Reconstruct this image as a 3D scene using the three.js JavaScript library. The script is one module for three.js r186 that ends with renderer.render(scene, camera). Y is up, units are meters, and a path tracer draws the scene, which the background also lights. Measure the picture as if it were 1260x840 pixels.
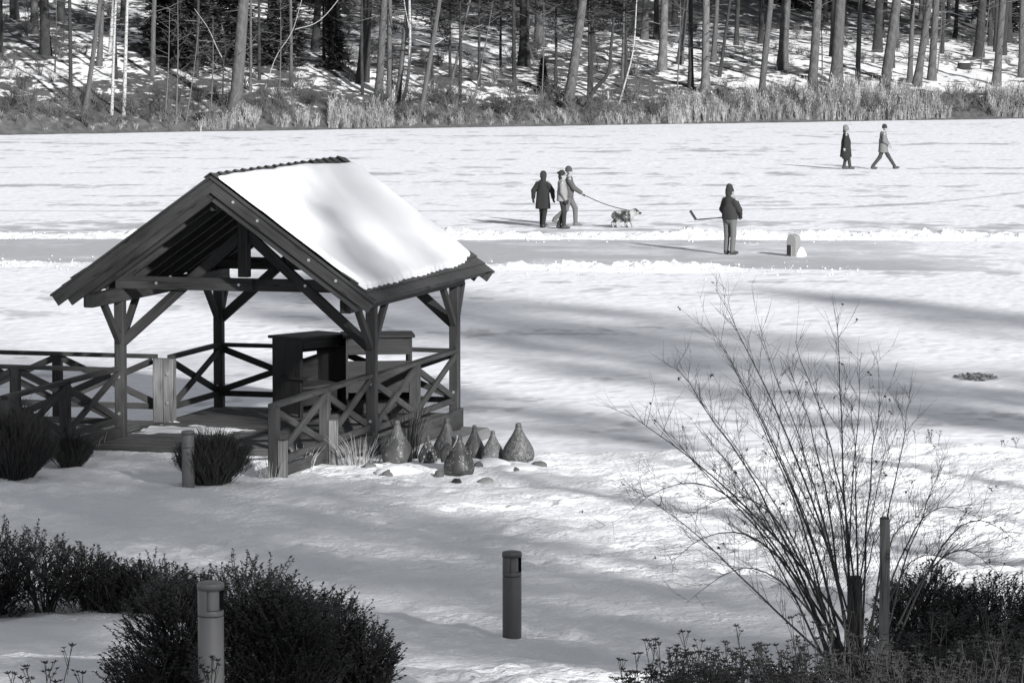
import * as THREE from 'three';
import { mergeGeometries, mergeVertices } from 'three/addons/utils/BufferGeometryUtils.js';
import { MarchingCubes } from 'three/addons/objects/MarchingCubes.js';

// ---------------------------------------------------------------- camera, sky, sun, exposure
const renderer = new THREE.WebGLRenderer({ antialias: true });
renderer.toneMapping = THREE.LinearToneMapping;
renderer.toneMappingExposure = 1.78;
renderer.shadowMap.enabled = true;
const scene = new THREE.Scene();
const camera = new THREE.PerspectiveCamera(10.134, 1260 / 840, 0.5, 1500);
camera.position.set(0, 7, 0);
camera.rotation.x = -Math.atan2(427.9, 4737.27);           // a long lens looking slightly down over the lake
{
  // a clear winter sky: soft pale gradient, a little brighter towards the horizon and round the sun
  const W = 128, H = 64, data = new Float32Array(W * H * 4), sunDir = new THREE.Vector3(0.429, 0.326, 0.842);
  for (let j = 0; j < H; j++) for (let i = 0; i < W; i++) {
    const phi = (i + .5) / W * 2 * Math.PI - Math.PI, el = (j + .5) / H * Math.PI - Math.PI / 2;
    const d = new THREE.Vector3(Math.cos(el) * Math.cos(phi), Math.sin(el), Math.cos(el) * Math.sin(phi));
    const up = Math.max(0, d.y), g = Math.max(0, d.dot(sunDir));
    const v = .165 + .115 * Math.pow(1 - up, 3) + .12 * Math.pow(g, 8);
    const k = (j * W + i) * 4;
    data[k] = v * .945; data[k + 1] = v * .985; data[k + 2] = v * 1.06; data[k + 3] = 1;
  }
  const sky = new THREE.DataTexture(data, W, H, THREE.RGBAFormat, THREE.FloatType);
  sky.mapping = THREE.EquirectangularReflectionMapping; sky.magFilter = THREE.LinearFilter; sky.minFilter = THREE.LinearFilter; sky.needsUpdate = true;
  scene.background = sky; scene.environment = sky;
}
const sun = new THREE.DirectionalLight(new THREE.Color().setRGB(1, .99, .985), 4.4);
sun.target.position.set(0, 0, -60);
sun.position.set(0 + 85.8, 65.2, -60 + 168.4);
sun.castShadow = true; sun.shadow.radius = 2.2;                // thin winter haze round the sun sun.shadow.mapSize.set(4096, 4096);
Object.assign(sun.shadow.camera, { left: -130, right: 130, top: 130, bottom: -130, near: 1, far: 600 });
scene.add(sun, sun.target);

// ---------------------------------------------------------------- helpers
let seed = 7;
const srand = (s) => { seed = s >>> 0; };
function rnd() { seed = (seed + 0x6D2B79F5) >>> 0; let t = seed; t = Math.imul(t ^ (t >>> 15), t | 1); t ^= t + Math.imul(t ^ (t >>> 7), t | 61); return ((t ^ (t >>> 14)) >>> 0) / 4294967296; }
const rr = (a, b) => a + (b - a) * rnd(), pick = (a) => a[Math.floor(rnd() * a.length)];
const clamp = (v, a, b) => v < a ? a : v > b ? b : v, lerp = (a, b, t) => a + (b - a) * t;
const sst = (a, b, v) => { const t = clamp((v - a) / (b - a), 0, 1); return t * t * (3 - 2 * t); };
function hash(x, y) { let h = Math.imul(x | 0, 374761393) ^ Math.imul(y | 0, 668265263); h = Math.imul(h ^ (h >>> 13), 1274126177); return ((h ^ (h >>> 16)) >>> 0) / 4294967296; }
function noise(x, y) {                                        // value noise, -1..1
  const xi = Math.floor(x), yi = Math.floor(y), fx = x - xi, fy = y - yi, u = fx * fx * (3 - 2 * fx), v = fy * fy * (3 - 2 * fy);
  const a = hash(xi, yi), b = hash(xi + 1, yi), c = hash(xi, yi + 1), d = hash(xi + 1, yi + 1);
  return 2 * (a + (b - a) * u + (c - a) * v + (a - b - c + d) * u * v) - 1;
}
function fbm(x, y, o = 4) { let s = 0, a = .5; for (let i = 0; i < o; i++) { s += a * noise(x + i * 17.3, y - i * 9.7); x *= 2.03; y *= 2.03; a *= .5; } return s; }
const interp = (t, x) => { if (x <= t[0][0]) return t[0][1]; for (let i = 1; i < t.length; i++) if (x <= t[i][0]) return lerp(t[i - 1][1], t[i][1], (x - t[i - 1][0]) / (t[i][0] - t[i - 1][0])); return t[t.length - 1][1]; };
function smoothInterp(t, x) { return (interp(t, x - 1.2) + interp(t, x - .6) + interp(t, x) + interp(t, x + .6) + interp(t, x + 1.2)) / 5; }

class MB {                                                    // collects triangles for one mesh
  constructor() { this.p = []; this.uv = []; this.i = []; this.c = null; }
  v(x, y, z, u = 0, w = 0) { this.p.push(x, y, z); this.uv.push(u, w); return this.p.length / 3 - 1; }
  tri(a, b, c) { this.i.push(a, b, c); }
  quad(a, b, c, d) { this.i.push(a, b, c, a, c, d); }
  tube(pts, radii, sides = 5, cap = true) {
    const n = pts.length, P = pts.map((q) => q.isVector3 ? q : new THREE.Vector3(...q));
    const t = new THREE.Vector3(), nrm = new THREE.Vector3(), bin = new THREE.Vector3(); let len = 0, base = -1;
    for (let i = 0; i < n; i++) {
      t.copy(P[Math.min(n - 1, i + 1)]).sub(P[Math.max(0, i - 1)]).normalize();
      if (i === 0) nrm.set(Math.abs(t.x) > .9 ? 0 : 1, Math.abs(t.x) > .9 ? 1 : 0, 0);
      nrm.addScaledVector(t, -nrm.dot(t)).normalize(); bin.crossVectors(t, nrm);
      if (i) len += P[i].distanceTo(P[i - 1]);
      const r = radii.length ? radii[Math.min(i, radii.length - 1)] : radii, row = this.p.length / 3;
      for (let k = 0; k <= sides; k++) {
        const a = k / sides * Math.PI * 2, ca = Math.cos(a) * r, sa = Math.sin(a) * r;
        this.v(P[i].x + nrm.x * ca + bin.x * sa, P[i].y + nrm.y * ca + bin.y * sa, P[i].z + nrm.z * ca + bin.z * sa, k / sides * Math.max(.02, 6.28 * r), len);
      }
      if (i) for (let k = 0; k < sides; k++) this.quad(base + k, base + k + 1, row + k + 1, row + k);
      base = row;
    }
    if (cap) { const e = P[n - 1], c = this.v(e.x, e.y, e.z, 0, len); for (let k = 0; k < sides; k++) this.tri(base + k, base + k + 1, c); }
  }
  blade(x, y, z, dx, dy, dz, wx, wy, wz) {                    // one flat pointed leaf / needle spray, wide in the middle
    const a = this.v(x, y, z, 0, 0), b = this.v(x + dx * .45 + wx, y + dy * .45 + wy, z + dz * .45 + wz, 1, .5), c = this.v(x + dx, y + dy, z + dz, 0, 1), d = this.v(x + dx * .45 - wx, y + dy * .45 - wy, z + dz * .45 - wz, -1, .5);
    this.quad(a, b, c, d);
  }
  geo() {
    const g = new THREE.BufferGeometry();
    g.setAttribute('position', new THREE.Float32BufferAttribute(this.p, 3));
    g.setAttribute('uv', new THREE.Float32BufferAttribute(this.uv, 2));
    if (this.c) g.setAttribute('color', new THREE.Float32BufferAttribute(this.c, 3));
    g.setIndex(this.i); g.computeVertexNormals(); return g;
  }
}
const names = new Map();
function numbered(n) { const k = names.get(n) || 0; names.set(n, k + 1); return k ? n + '_' + String(k).padStart(3, '0') : n; }
function mesh(name, geo, mat, parent = scene) { const m = new THREE.Mesh(geo, mat); m.name = parent === scene ? numbered(name) : name; m.castShadow = m.receiveShadow = true; parent.add(m); return m; }
function thing(name, label, category, pos = [0, 0, 0], turn = 0, group) {
  const o = new THREE.Group(); o.name = numbered(name); o.position.set(...pos); o.rotation.y = turn; o.userData = { label, category }; if (group) o.userData.group = group; scene.add(o); return o;
}
function tag(o, label, category, group) { o.userData.label = label; o.userData.category = category; if (group) o.userData.group = group; return o; }
const stuff = (o) => { o.userData.kind = 'stuff'; return o; };
const structure = (o, label) => { o.userData.kind = 'structure'; if (label) o.userData.label = label; return o; };

// ---------------------------------------------------------------- textures and materials (a black-and-white picture: all greys are neutral)
function tex(w, h, fn, { srgb = false, rx = 1, ry = 1 } = {}) {
  const d = new Uint8Array(w * h * 4);
  for (let j = 0; j < h; j++) for (let i = 0; i < w; i++) {
    let v = clamp(fn(i, j), 0, 1); if (srgb) v = v <= .0031308 ? v * 12.92 : 1.055 * Math.pow(v, 1 / 2.4) - .055;
    const b = clamp(Math.round(v * 255), 0, 255), k = (j * w + i) * 4; d[k] = d[k + 1] = d[k + 2] = b; d[k + 3] = 255;
  }
  const t = new THREE.DataTexture(d, w, h); t.magFilter = THREE.LinearFilter; t.minFilter = THREE.LinearMipmapLinearFilter; t.generateMipmaps = true;
  t.wrapS = t.wrapT = THREE.RepeatWrapping; t.repeat.set(rx, ry); if (srgb) t.colorSpace = THREE.SRGBColorSpace; t.needsUpdate = true; return t;
}
const periodic = (f, w, h) => (i, j) => {                     // blend so that the tile repeats without a seam
  const u = i / w, v = j / h; return f(i, j) * (1 - u) * (1 - v) + f(i - w, j) * u * (1 - v) + f(i, j - h) * (1 - u) * v + f(i - w, j - h) * u * v;
};
const grey = (v) => new THREE.Color().setRGB(v, v, v);
const woodTone = periodic((i, j) => .62 + .34 * fbm(i / 9, j / 160, 4) + .28 * fbm(i / 3.1, j / 60, 2) + .22 * fbm(i / 60, j / 90, 3), 512, 512);
const woodMap = tex(512, 512, (i, j) => {
  let v = .56 + 1.7 * (woodTone(i, j) - .62);
  for (const [kx, ky, r] of [[90, 130, 9], [300, 60, 7], [410, 350, 10], [200, 430, 8]]) { const q = Math.hypot(i - kx, (j - ky) * .6) / r; if (q < 2.2) v = lerp(v, .2 + .15 * Math.sin(q * 7), sst(2.2, .6, q)); }
  return v;
}, { srgb: true });
const woodBump = tex(512, 512, woodTone);
const wood = (v, rough = .8) => new THREE.MeshStandardMaterial({ color: grey(v), map: woodMap, bumpMap: woodBump, bumpScale: .004, roughness: rough });
const M = {};
M.timber = wood(.07); M.woodPale = wood(.26); M.woodBlack = wood(.025);   // stained structural timber; weathered replacement posts; black lacquer
M.deckA = wood(.16); M.deckB = wood(.21); M.deckC = wood(.12);
M.booth = wood(.035, .6);
const barkTone = periodic((i, j) => .55 + .5 * fbm(i / 7, j / 26, 4) + .3 * fbm(i / 30, j / 70, 2), 256, 256);
const barkMap = tex(256, 256, barkTone, { srgb: true }), barkBump = tex(256, 256, barkTone);
const bark = (v) => new THREE.MeshStandardMaterial({ color: grey(v), map: barkMap, bumpMap: barkBump, bumpScale: .03, roughness: .95 });
M.barkG = bark(.135); M.barkD = bark(.05); M.barkL = bark(.2);
const birchMap = tex(128, 512, (i, j) => { const n = fbm(i / 22, j / 5.5, 3) + .5 * fbm(i / 40, j / 30, 2); return n > .27 ? .1 : .82 + .15 * fbm(i / 9, j / 9, 2); }, { srgb: true, rx: 3, ry: .6 });
M.birch = new THREE.MeshStandardMaterial({ color: grey(.42), map: birchMap, roughness: .8 });
M.paleTwig = new THREE.MeshStandardMaterial({ color: grey(.27), roughness: .85 });
M.twig = new THREE.MeshStandardMaterial({ color: grey(.03), roughness: .85 });
M.shrubTwig = new THREE.MeshStandardMaterial({ color: grey(.05), roughness: .85 });
M.twigGrey = new THREE.MeshStandardMaterial({ color: grey(.09), roughness: .9 });
M.needle = new THREE.MeshStandardMaterial({ color: grey(.05), roughness: .8 });
M.spruce = new THREE.MeshStandardMaterial({ color: grey(.05), roughness: .8 });
M.reed = new THREE.MeshStandardMaterial({ color: grey(.27), roughness: .9 });
M.dryGrass = new THREE.MeshStandardMaterial({ color: grey(.3), roughness: .9 });
M.weed = new THREE.MeshStandardMaterial({ color: grey(.03), roughness: .9 });
M.leaf = new THREE.MeshStandardMaterial({ color: grey(.02), roughness: .55 });
M.broom = new THREE.MeshStandardMaterial({ color: grey(.035), roughness: .8 });
const snowGrain = tex(512, 512, periodic((i, j) => .5 + .5 * fbm(i / 14, j / 14, 4) + .25 * fbm(i / 60, j / 60, 3), 512, 512), { rx: 1 / 1.7, ry: 1 / 1.7 });
M.snow = new THREE.MeshStandardMaterial({ color: new THREE.Color().setRGB(.80, .805, .82), bumpMap: snowGrain, bumpScale: .035, roughness: .9 });
M.roofSnow = new THREE.MeshStandardMaterial({ color: new THREE.Color().setRGB(.80, .805, .82), roughness: .95 });
M.shingle = new THREE.MeshStandardMaterial({ color: grey(.055), bumpMap: snowGrain, bumpScale: .006, roughness: .95 });
M.metal = new THREE.MeshStandardMaterial({ color: grey(.3), roughness: .5, metalness: .3 });
M.bolt = new THREE.MeshStandardMaterial({ color: grey(.6), roughness: .35, metalness: .7 });
M.stone = new THREE.MeshStandardMaterial({ color: grey(.11), bumpMap: snowGrain, bumpScale: .03, roughness: .95 });
M.concrete = new THREE.MeshStandardMaterial({ color: grey(.2), bumpMap: snowGrain, bumpScale: .015, roughness: .95 });

// ---------------------------------------------------------------- the near bank
const nearProfile = [[-40, 7], [0, 5.4], [10, 4.75], [18, 3.4], [25, 2.35], [30, 1.65], [34.5, 1.2], [40, .92], [45, .68], [50, .5], [54, .4], [56.6, .3], [58, .02], [60, -.25], [64, -.5], [80, -.9]];
function nearBase(x, z) {
  const d = -z, bend = d > 45 ? sst(45, 56, d) * (.7 * fbm(x / 5, 3.3, 2) + 1.1 * sst(-2.5, -8, x) - .2) : 0;
  return smoothInterp(nearProfile, d - bend);
}
srand(41);
const prints = [];                                            // trodden tracks across the lawn
for (const [x0, z0, x1, z1, n, w] of [[6, -52, -4, -46, 46, .5], [7, -47, -1, -41, 40, .6], [3, -40, -5, -44, 40, .5], [-1, -50, -4.6, -56, 24, .35], [5, -55, 1, -51.5, 40, .6], [8, -50, 3, -43, 44, .8], [4, -37, -2, -47, 36, .4]])
  for (let i = 0; i < n; i++) { const t = (i + rr(-.3, .3)) / n; prints.push([lerp(x0, x1, t) + rr(-w, w), lerp(z0, z1, t) + rr(-w, w), rr(.09, .15), rr(.02, .05)]); }
const printGrid = new Map();
for (const q of prints) { const k = Math.floor(q[0]) + ',' + Math.floor(q[1]); (printGrid.get(k) || printGrid.set(k, []).get(k)).push(q); }
function nearH(x, z) {
  let h = nearBase(x, z); const d = -z, k = sst(59, 56, d);
  h += k * (.05 * fbm(x / 2.1, z / 2.1, 3) + .055 * fbm(x / .62 + 9, z / .75, 3) + .012 * fbm(x / .16, z / .2, 2));
  const tr = sst(-.15, .35, fbm(x / 3.3 + 20, z / 4.5 + 4, 2) + .12 * sst(-1, 3, x));            // where the snow has been walked over
  h += k * (.3 + .8 * tr) * .1 * fbm(x / .29, z / .33, 3);
  h += .22 * Math.exp(-((x + 4.2) ** 2 / 5 + (d - 28.5) ** 2 / 4)) + .10 * Math.exp(-((x + .7) ** 2 / 1.6 + (d - 53.2) ** 2 / .9)) + .12 * Math.exp(-((x - 5) ** 2 / 9 + (d - 56) ** 2 / .8));
  const cx = Math.floor(x), cz = Math.floor(z);
  if (d > 30 && d < 58) for (let a = -1; a <= 1; a++) for (let b = -1; b <= 1; b++) { const l = printGrid.get((cx + a) + ',' + (cz + b)); if (l) for (const q of l) { const s = ((x - q[0]) ** 2 + (z - q[1]) ** 2) / (q[2] * q[2]); if (s < 5) h -= k * q[3] * Math.exp(-s) - k * q[3] * .45 * Math.exp(-((Math.sqrt(s) - 1.4) ** 2) * 6); } }
  return h;
}
{
  const xs = [], zs = [];
  for (let x = -140; x < -10; x += 5) xs.push(x); for (let x = -10; x < 10; x += .055) xs.push(x); for (let x = 10; x <= 140; x += 5) xs.push(x);
  for (let z = 40; z > -20; z -= 2) zs.push(z); for (let z = -20; z > -61; z -= .065) zs.push(z); for (let z = -61; z >= -78; z -= 2) zs.push(z);
  const mb = new MB(), nx = xs.length;
  for (const z of zs) for (const x of xs) mb.v(x, nearH(x, z), z, x, -z);
  for (let j = 0; j + 1 < zs.length; j++) for (let i = 0; i + 1 < nx; i++) { const a = j * nx + i; mb.quad(a, a + 1, a + nx + 1, a + nx); }
  structure(mesh('snowy_lawn', mb.geo(), M.snow), 'trodden snow on the lawn sloping down to the lake');
}

// ---------------------------------------------------------------- the frozen lake
const bank1 = (x) => -110.9 + .05 * x - .3 * Math.sin(x * .11), bank2 = (x) => -98.2 + .14 * x - .25 * Math.sin(x * .2 + 1);
const track = (x, z, z0, w) => Math.exp(-(((z - z0) / w) ** 2));
function iceField(x, z) {                                      // 0 = fresh snow cover, 1 = swept grey ice
  const d = -z, n1 = fbm(x / .95, z / 1.3, 4), n2 = fbm(x / .28 + 7, z / .4, 3), n3 = fbm(x / 9, z / 5 + 2, 3);
  let g = .12 + .62 * n1 + .4 * n2 + .42 * n3 + .3 * fbm(x / 3.5 + 5, z / .8, 2);
  const b1 = bank1(x), b2 = bank2(x);
  const far1 = sst(14, 9, x + 1.2 * n1 * 4);
  g = Math.max(g, (sst(b1 - .2, b1 + .8, z) * sst(b2 - .1, b2 - 1.0, z)) * (.30 + .55 * far1 + .4 * n1 + .5 * n3 + .2 * fbm(x / 5 + z / 2, z / 1.5 - x / 4, 2)));
  g += .55 * sst(b1 - 9, b1 - 7.5, z) * sst(b1 - .4, b1 - 1.2, z) * (.75 + .5 * n1);                 // the walkers' path behind the bank
  for (const [z0, w, a] of [[-128, .8, .4], [-133.5, .5, .35], [-141, 1.2, .45], [-150.5, 1.4, .5], [-155.5, .8, .55], [-164, 1, .3], [-172, 1.5, .35], [-181, 1.2, .3]]) g += a * track(x, z, z0 + .02 * x + .3 * Math.sin(x * .07 + z0), w) * (.7 + .8 * n1);
  const arc = -124.5 - .0011 * (x + 2) ** 2 * 60 * sst(-2, 10, x) / 6 - .9 * sst(8, 22, x) * (x - 8);          // a curved track out to the right
  g += .6 * track(x, z, arc, .5);
  return g;
}
{
  const N = 2048, x0 = -62, zw = 184, xw = 124, z0 = -52, f = new Float32Array(N * N);
  for (let j = 0; j < N; j++) for (let i = 0; i < N; i++) f[j * N + i] = iceField(x0 + (i + .5) / N * xw, z0 - (j + .5) / N * zw);
  const d = new Uint8Array(N * N * 4), b = new Uint8Array(N * N * 4);
  for (let j = 0; j < N; j++) for (let i = 0; i < N; i++) {
    const g = f[j * N + i], t = .55 * sst(.4, .56, g) + .45 * sst(.5, .95, g), x = x0 + i / N * xw, z = z0 - j / N * zw, fine = fbm(x / .13, z / .2, 2);
    let a = lerp(.82, .42, t) + .10 * fine * (1 - .6 * t);
    const s = Math.pow(a, 1 / 2.2) * 255, k = (j * N + i) * 4; d[k] = s * .992; d[k + 1] = s * .996; d[k + 2] = Math.min(255, s * 1.012); d[k + 3] = 255;
    const hgt = clamp(.55 - .38 * t + .55 * fbm(x / .34, z / .45, 3) * (1 - .8 * t) + .36 * fine * (1 - .8 * t), 0, 1) * 255; b[k] = b[k + 1] = b[k + 2] = hgt; b[k + 3] = 255;
  }
  const mk = (q, srgb) => { const t = new THREE.DataTexture(q, N, N); t.magFilter = THREE.LinearFilter; t.minFilter = THREE.LinearMipmapLinearFilter; t.generateMipmaps = true; if (srgb) t.colorSpace = THREE.SRGBColorSpace; t.needsUpdate = true; return t; };
  M.lake = new THREE.MeshStandardMaterial({ map: mk(d, true), bumpMap: mk(b, false), bumpScale: .034, roughness: .85 });
  const mb = new MB(), nx = 330, nz = 420;
  for (let j = 0; j <= nz; j++) for (let i = 0; i <= nx; i++) {
    const u = i / nx, v = j / nz, x = x0 + u * xw, z = z0 - v * zw, k = iceField(x, z);
    mb.v(x, .012 * fbm(x / 1.3, z / 1.9, 3) * (1 - sst(.3, .8, k)), z, u, v);
  }
  for (let j = 0; j < nz; j++) for (let i = 0; i < nx; i++) { const a = j * (nx + 1) + i; mb.quad(a, a + 1, a + nx + 2, a + nx + 1); }
  structure(mesh('frozen_lake', mb.geo(), M.lake), 'snow covered frozen lake with swept tracks');
  const out = new THREE.PlaneGeometry(900, 420); out.rotateX(-Math.PI / 2); out.translate(0, -.12, -250);
  structure(mesh('lake_outskirts', out, M.snow), 'snow covered ice around the visible lake');
}
function snowBank(name, label, line, xa, xb, hgt, wid, sd) {
  const mb = new MB(), st = .06, n = Math.round((xb - xa) / st), m = 26;
  for (let i = 0; i <= n; i++) {
    const x = xa + i * st, amp = hgt * (.72 + .9 * fbm(x / 1.9 + sd, sd, 3)) * sst(xa, xa + 2, x) * sst(xb, xb - 3, x);
    for (let k = 0; k <= m; k++) {
      const t = k / m * 2 - 1, z = line(x) + t * wid * (1 + .35 * fbm(x / .9, sd + 3, 2)), prof = Math.max(0, 1 - t * t);
      const lump = .75 * Math.abs(fbm(x / .26 + sd, z / .3, 3)) + .45 * fbm(x / .6, z / .6 + sd, 2) + .25 * fbm(x / .1, z / .12 + sd, 2);
      mb.v(x, -.03 + amp * prof * (.62 + 1.3 * lump), z, x, z);
    }
    if (i) for (let k = 0; k < m; k++) { const a = (i - 1) * (m + 1) + k; mb.quad(a, a + m + 1, a + m + 2, a + 1); }
  }
  structure(mesh(name, mb.geo(), M.snow), label);
}
snowBank('snow_bank', 'long ridge of shovelled snow behind the hockey player', bank1, -30, 18, .22, 1.3, 3);
function clods(line, xa, xb, n, sd, label) {                   // lumps thrown up by the shovels
  srand(sd); const g = new THREE.IcosahedronGeometry(1, 1), p = g.attributes.position; for (let i = 0; i < p.count; i++) { const k = 1 + .3 * hash(Math.round(p.getX(i) * 50), Math.round(p.getY(i) * 50 + p.getZ(i) * 31)); p.setXYZ(i, p.getX(i) * k, p.getY(i) * k * .8, p.getZ(i) * k); }
  g.computeVertexNormals(); const m = new THREE.InstancedMesh(g, M.snow, n), o = new THREE.Object3D();
  for (let k = 0; k < n; k++) { const x = rr(xa, xb), t = (rnd() + rnd() + rnd()) / 1.5 - 1, s = .008 + .022 * Math.pow(rnd(), 2); o.position.set(x, .06 * Math.max(0, 1 - t * t * 4) * (.8 + .6 * fbm(x / 1.7, sd, 2)) + s * .2, line(x) + t * 4 * (1 + .5 * fbm(x / 1.1, sd + 2, 2))); o.rotation.set(rr(0, 6), rr(0, 6), rr(0, 6)); o.scale.set(s, s, s); o.updateMatrix(); m.setMatrixAt(k, o.matrix); }
  m.name = numbered('snow_clods'); stuff(m); m.userData.label = label; m.userData.category = 'snow'; m.castShadow = m.receiveShadow = true; scene.add(m);
}
clods(bank1, -20, 27, 700, 5, 'snow clods along the ridge behind the hockey player'); clods(bank2, -20, 9, 520, 6, 'snow clods along the ridge in front of the cleared rink');
snowBank('snow_bank', 'lower ridge of shovelled snow in front of the cleared rink', bank2, -30, 7, .22, 1.2, 11);

// ---------------------------------------------------------------- the far shore
const shore = (x) => 203.6 + .463 * clamp(x, -90, 90);
function hillH(x, z) {
  const q = -z - shore(x) + .5 * fbm(x / 4, 1.5, 2); if (q < -1.5) return -.35;
  const xx = clamp(x, -45, 45), m = .2 - .002 * xx, hc = 7 - .09 * xx;
  const base = q < 0 ? -.35 + .35 * (q + 1.5) / 1.5 : .35 * Math.min(1, q / 1.2) + hc * (1 - Math.exp(-m * q / hc));
  return base + .13 * Math.max(0, q - 58) + sst(0, 3, q) * (.22 * fbm(x / 3.5, z / 3.5, 3) + .07 * fbm(x / .8, z / .8, 2));
}
{
  const N = 1024, x0 = -60, xw = 120, z0 = -186, zw = 120;
  const litter = (i, j) => {
    const x = x0 + (i + .5) / N * xw, z = z0 - (j + .5) / N * zw, q = -z - shore(x);
    const n = .55 * fbm(x / 3.2, z / 4, 3) + .75 * fbm(x / .55, z / .7, 3) + .45 * fbm(x / .2, z / .24, 2);
    const cover = .22 + .5 * sst(8, 1, q) + .8 * sst(1.6, .9, q) + .4 * sst(42, 58, q) - .22 * sst(5, 20, x) * sst(5, 10, q) + .12 * sst(-10, -14, x) * 0;
    return n + cover > .2 ? .075 + .06 * fbm(x / .2, z / .2, 2) : .78;
  };
  const map = tex(N, N, litter, { srgb: true });
  const mat = new THREE.MeshStandardMaterial({ map, bumpMap: snowGrain, bumpScale: .0, roughness: .95 });
  mat.bumpMap = null;
  const mb = new MB(), nx = 240, nz = 240;
  for (let j = 0; j <= nz; j++) for (let i = 0; i <= nx; i++) { const x = x0 + i / nx * xw, z = z0 - j / nz * zw; mb.v(x, hillH(x, z), z, i / nx, j / nz); }
  for (let j = 0; j < nz; j++) for (let i = 0; i < nx; i++) { const a = j * (nx + 1) + i; mb.quad(a, a + 1, a + nx + 2, a + nx + 1); }
  structure(mesh('wooded_hillside', mb.geo(), mat), 'snow and leaf litter on the wooded hillside across the lake');
  const ob = new MB(), gx = 60, gz = 40;
  for (let j = 0; j <= gz; j++) for (let i = 0; i <= gx; i++) { const x = -300 + i * 10, z = -170 - j * 10; ob.v(x, hillH(x, z) - (Math.abs(x) < 61 && z > -307 && z < -185 ? 1.2 : .3), z, x, z); }
  for (let j = 0; j < gz; j++) for (let i = 0; i < gx; i++) { const a = j * (gx + 1) + i; ob.quad(a, a + 1, a + gx + 2, a + gx + 1); }
  structure(mesh('hill_outskirts', ob.geo(), new THREE.MeshStandardMaterial({ color: grey(.12), bumpMap: snowGrain, bumpScale: .05, roughness: 1 })), 'forest floor beyond the hillside');
}
const V = (x, y, z) => new THREE.Vector3(x, y, z);

// ---------------------------------------------------------------- timber helpers
const beamCache = new Map();
function beamGeo(len, w, h, variant) {                        // prism with chamfered long edges, length along z
  const key = [len.toFixed(2), w, h, variant].join(); if (beamCache.has(key)) return beamCache.get(key);
  const c = Math.min(w, h) * .09, a = w / 2, b = h / 2, prof = [[a - c, -b], [a, -b + c], [a, b - c], [a - c, b], [-a + c, b], [-a, b - c], [-a, -b + c], [-a + c, -b]];
  const mb = new MB(), ou = variant * .37, ov = variant * .61, L = len / 2; let per = 0;
  for (let k = 0; k < 8; k++) {
    const [x0, y0] = prof[k], [x1, y1] = prof[(k + 1) % 8], e = Math.hypot(x1 - x0, y1 - y0), u0 = (per) / .55 + ou, u1 = (per + e) / .55 + ou; per += e;
    const A = mb.v(x0, y0, -L, u0, ov), B = mb.v(x1, y1, -L, u1, ov), C = mb.v(x1, y1, L, u1, ov + len / 1.6), D = mb.v(x0, y0, L, u0, ov + len / 1.6); mb.quad(A, B, C, D);
  }
  for (const s of [-1, 1]) { const ids = prof.map(([x, y]) => mb.v(x, y, s * L, ou + x * .5, ov + y * .5)); for (let k = 1; k < 7; k++) s > 0 ? mb.tri(ids[0], ids[k], ids[k + 1]) : mb.tri(ids[0], ids[k + 1], ids[k]); }
  const g = mb.geo(); beamCache.set(key, g); return g;
}
let beamCount = 0;
const _m = new THREE.Matrix4(), _o = new THREE.Vector3();
function beam(name, parent, p0, p1, w, h, mat, up = [0, 1, 0]) {
  const A = new THREE.Vector3(...p0), B = new THREE.Vector3(...p1), z = B.clone().sub(A), len = z.length(); z.normalize();
  const x = new THREE.Vector3(...up).cross(z).normalize(), y = new THREE.Vector3().crossVectors(z, x);
  const m = mesh(name, beamGeo(len, w, h, beamCount++ % 5), mat, parent);
  m.position.copy(A).add(B).multiplyScalar(.5); m.quaternion.setFromRotationMatrix(_m.makeBasis(x, y, z)); return m;
}
const boltGeo = (() => { const g = new THREE.CylinderGeometry(.022, .024, .02, 8); g.rotateX(Math.PI / 2); return g; })();
function bolt(parent, x, y, z, turn = 0) { const m = mesh('bolt', boltGeo, M.bolt, parent); m.position.set(x, y, z); m.rotation.y = turn; }

// ---------------------------------------------------------------- the pavilion at the water's edge
const PX = -3.379, PZ = -58.83, TURN = -.271, DECK = .4;
const pav = thing('pavilion', 'open timber pavilion with steep snow covered gable roof at the lake edge', 'pavilion', [PX, 0, PZ], TURN);
const toWorld = (x, y, z) => { const c = Math.cos(TURN), s = Math.sin(TURN); return [PX + c * x + s * z, y, PZ - s * x + c * z]; };
srand(99);
for (let k = 0; k < 33; k++) {                                // deck boards, laid across
  const z = 3.02 - k * .162; if (z < -2.25) break;
  beam('deck_board', pav, [-2.02 + rr(-.02, .02), DECK - .02, z], [2.02 + rr(-.02, .02), DECK - .02 + rr(-.004, .004), z], .15, .04, pick([M.deckA, M.deckB, M.deckC, M.deckA]));
}
for (const x of [-1.8, -.6, .6, 1.8]) beam('joist', pav, [x, DECK - .14, 3.0], [x, DECK - .14, -2.25], .1, .18, M.timber);
beam('skirt_beam', pav, [2.06, DECK - .06, -2.25], [2.06, DECK - .06, 2.1], .05, .3, M.timber);
beam('skirt_beam', pav, [-2.06, DECK - .12, -2.25], [-2.06, DECK - .12, 3.05], .05, .24, M.timber);
beam('skirt_beam', pav, [-2.02, DECK - .14, -2.31], [2.02, DECK - .14, -2.31], .05, .24, M.timber);
beam('skirt_beam', pav, [-2.02, DECK - .13, 3.13], [2.02, DECK - .13, 3.13], .05, .2, M.timber);
beam('foundation_block', pav, [2.0, -.2, -2.6], [2.0, -.2, -.6], .9, .7, M.concrete);
const PW = 1.97, PL = 2.16, RH = 4.388, EX = 2.43, EY = 2.66, ZF = 3.595, ZB = -2.615;
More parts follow.
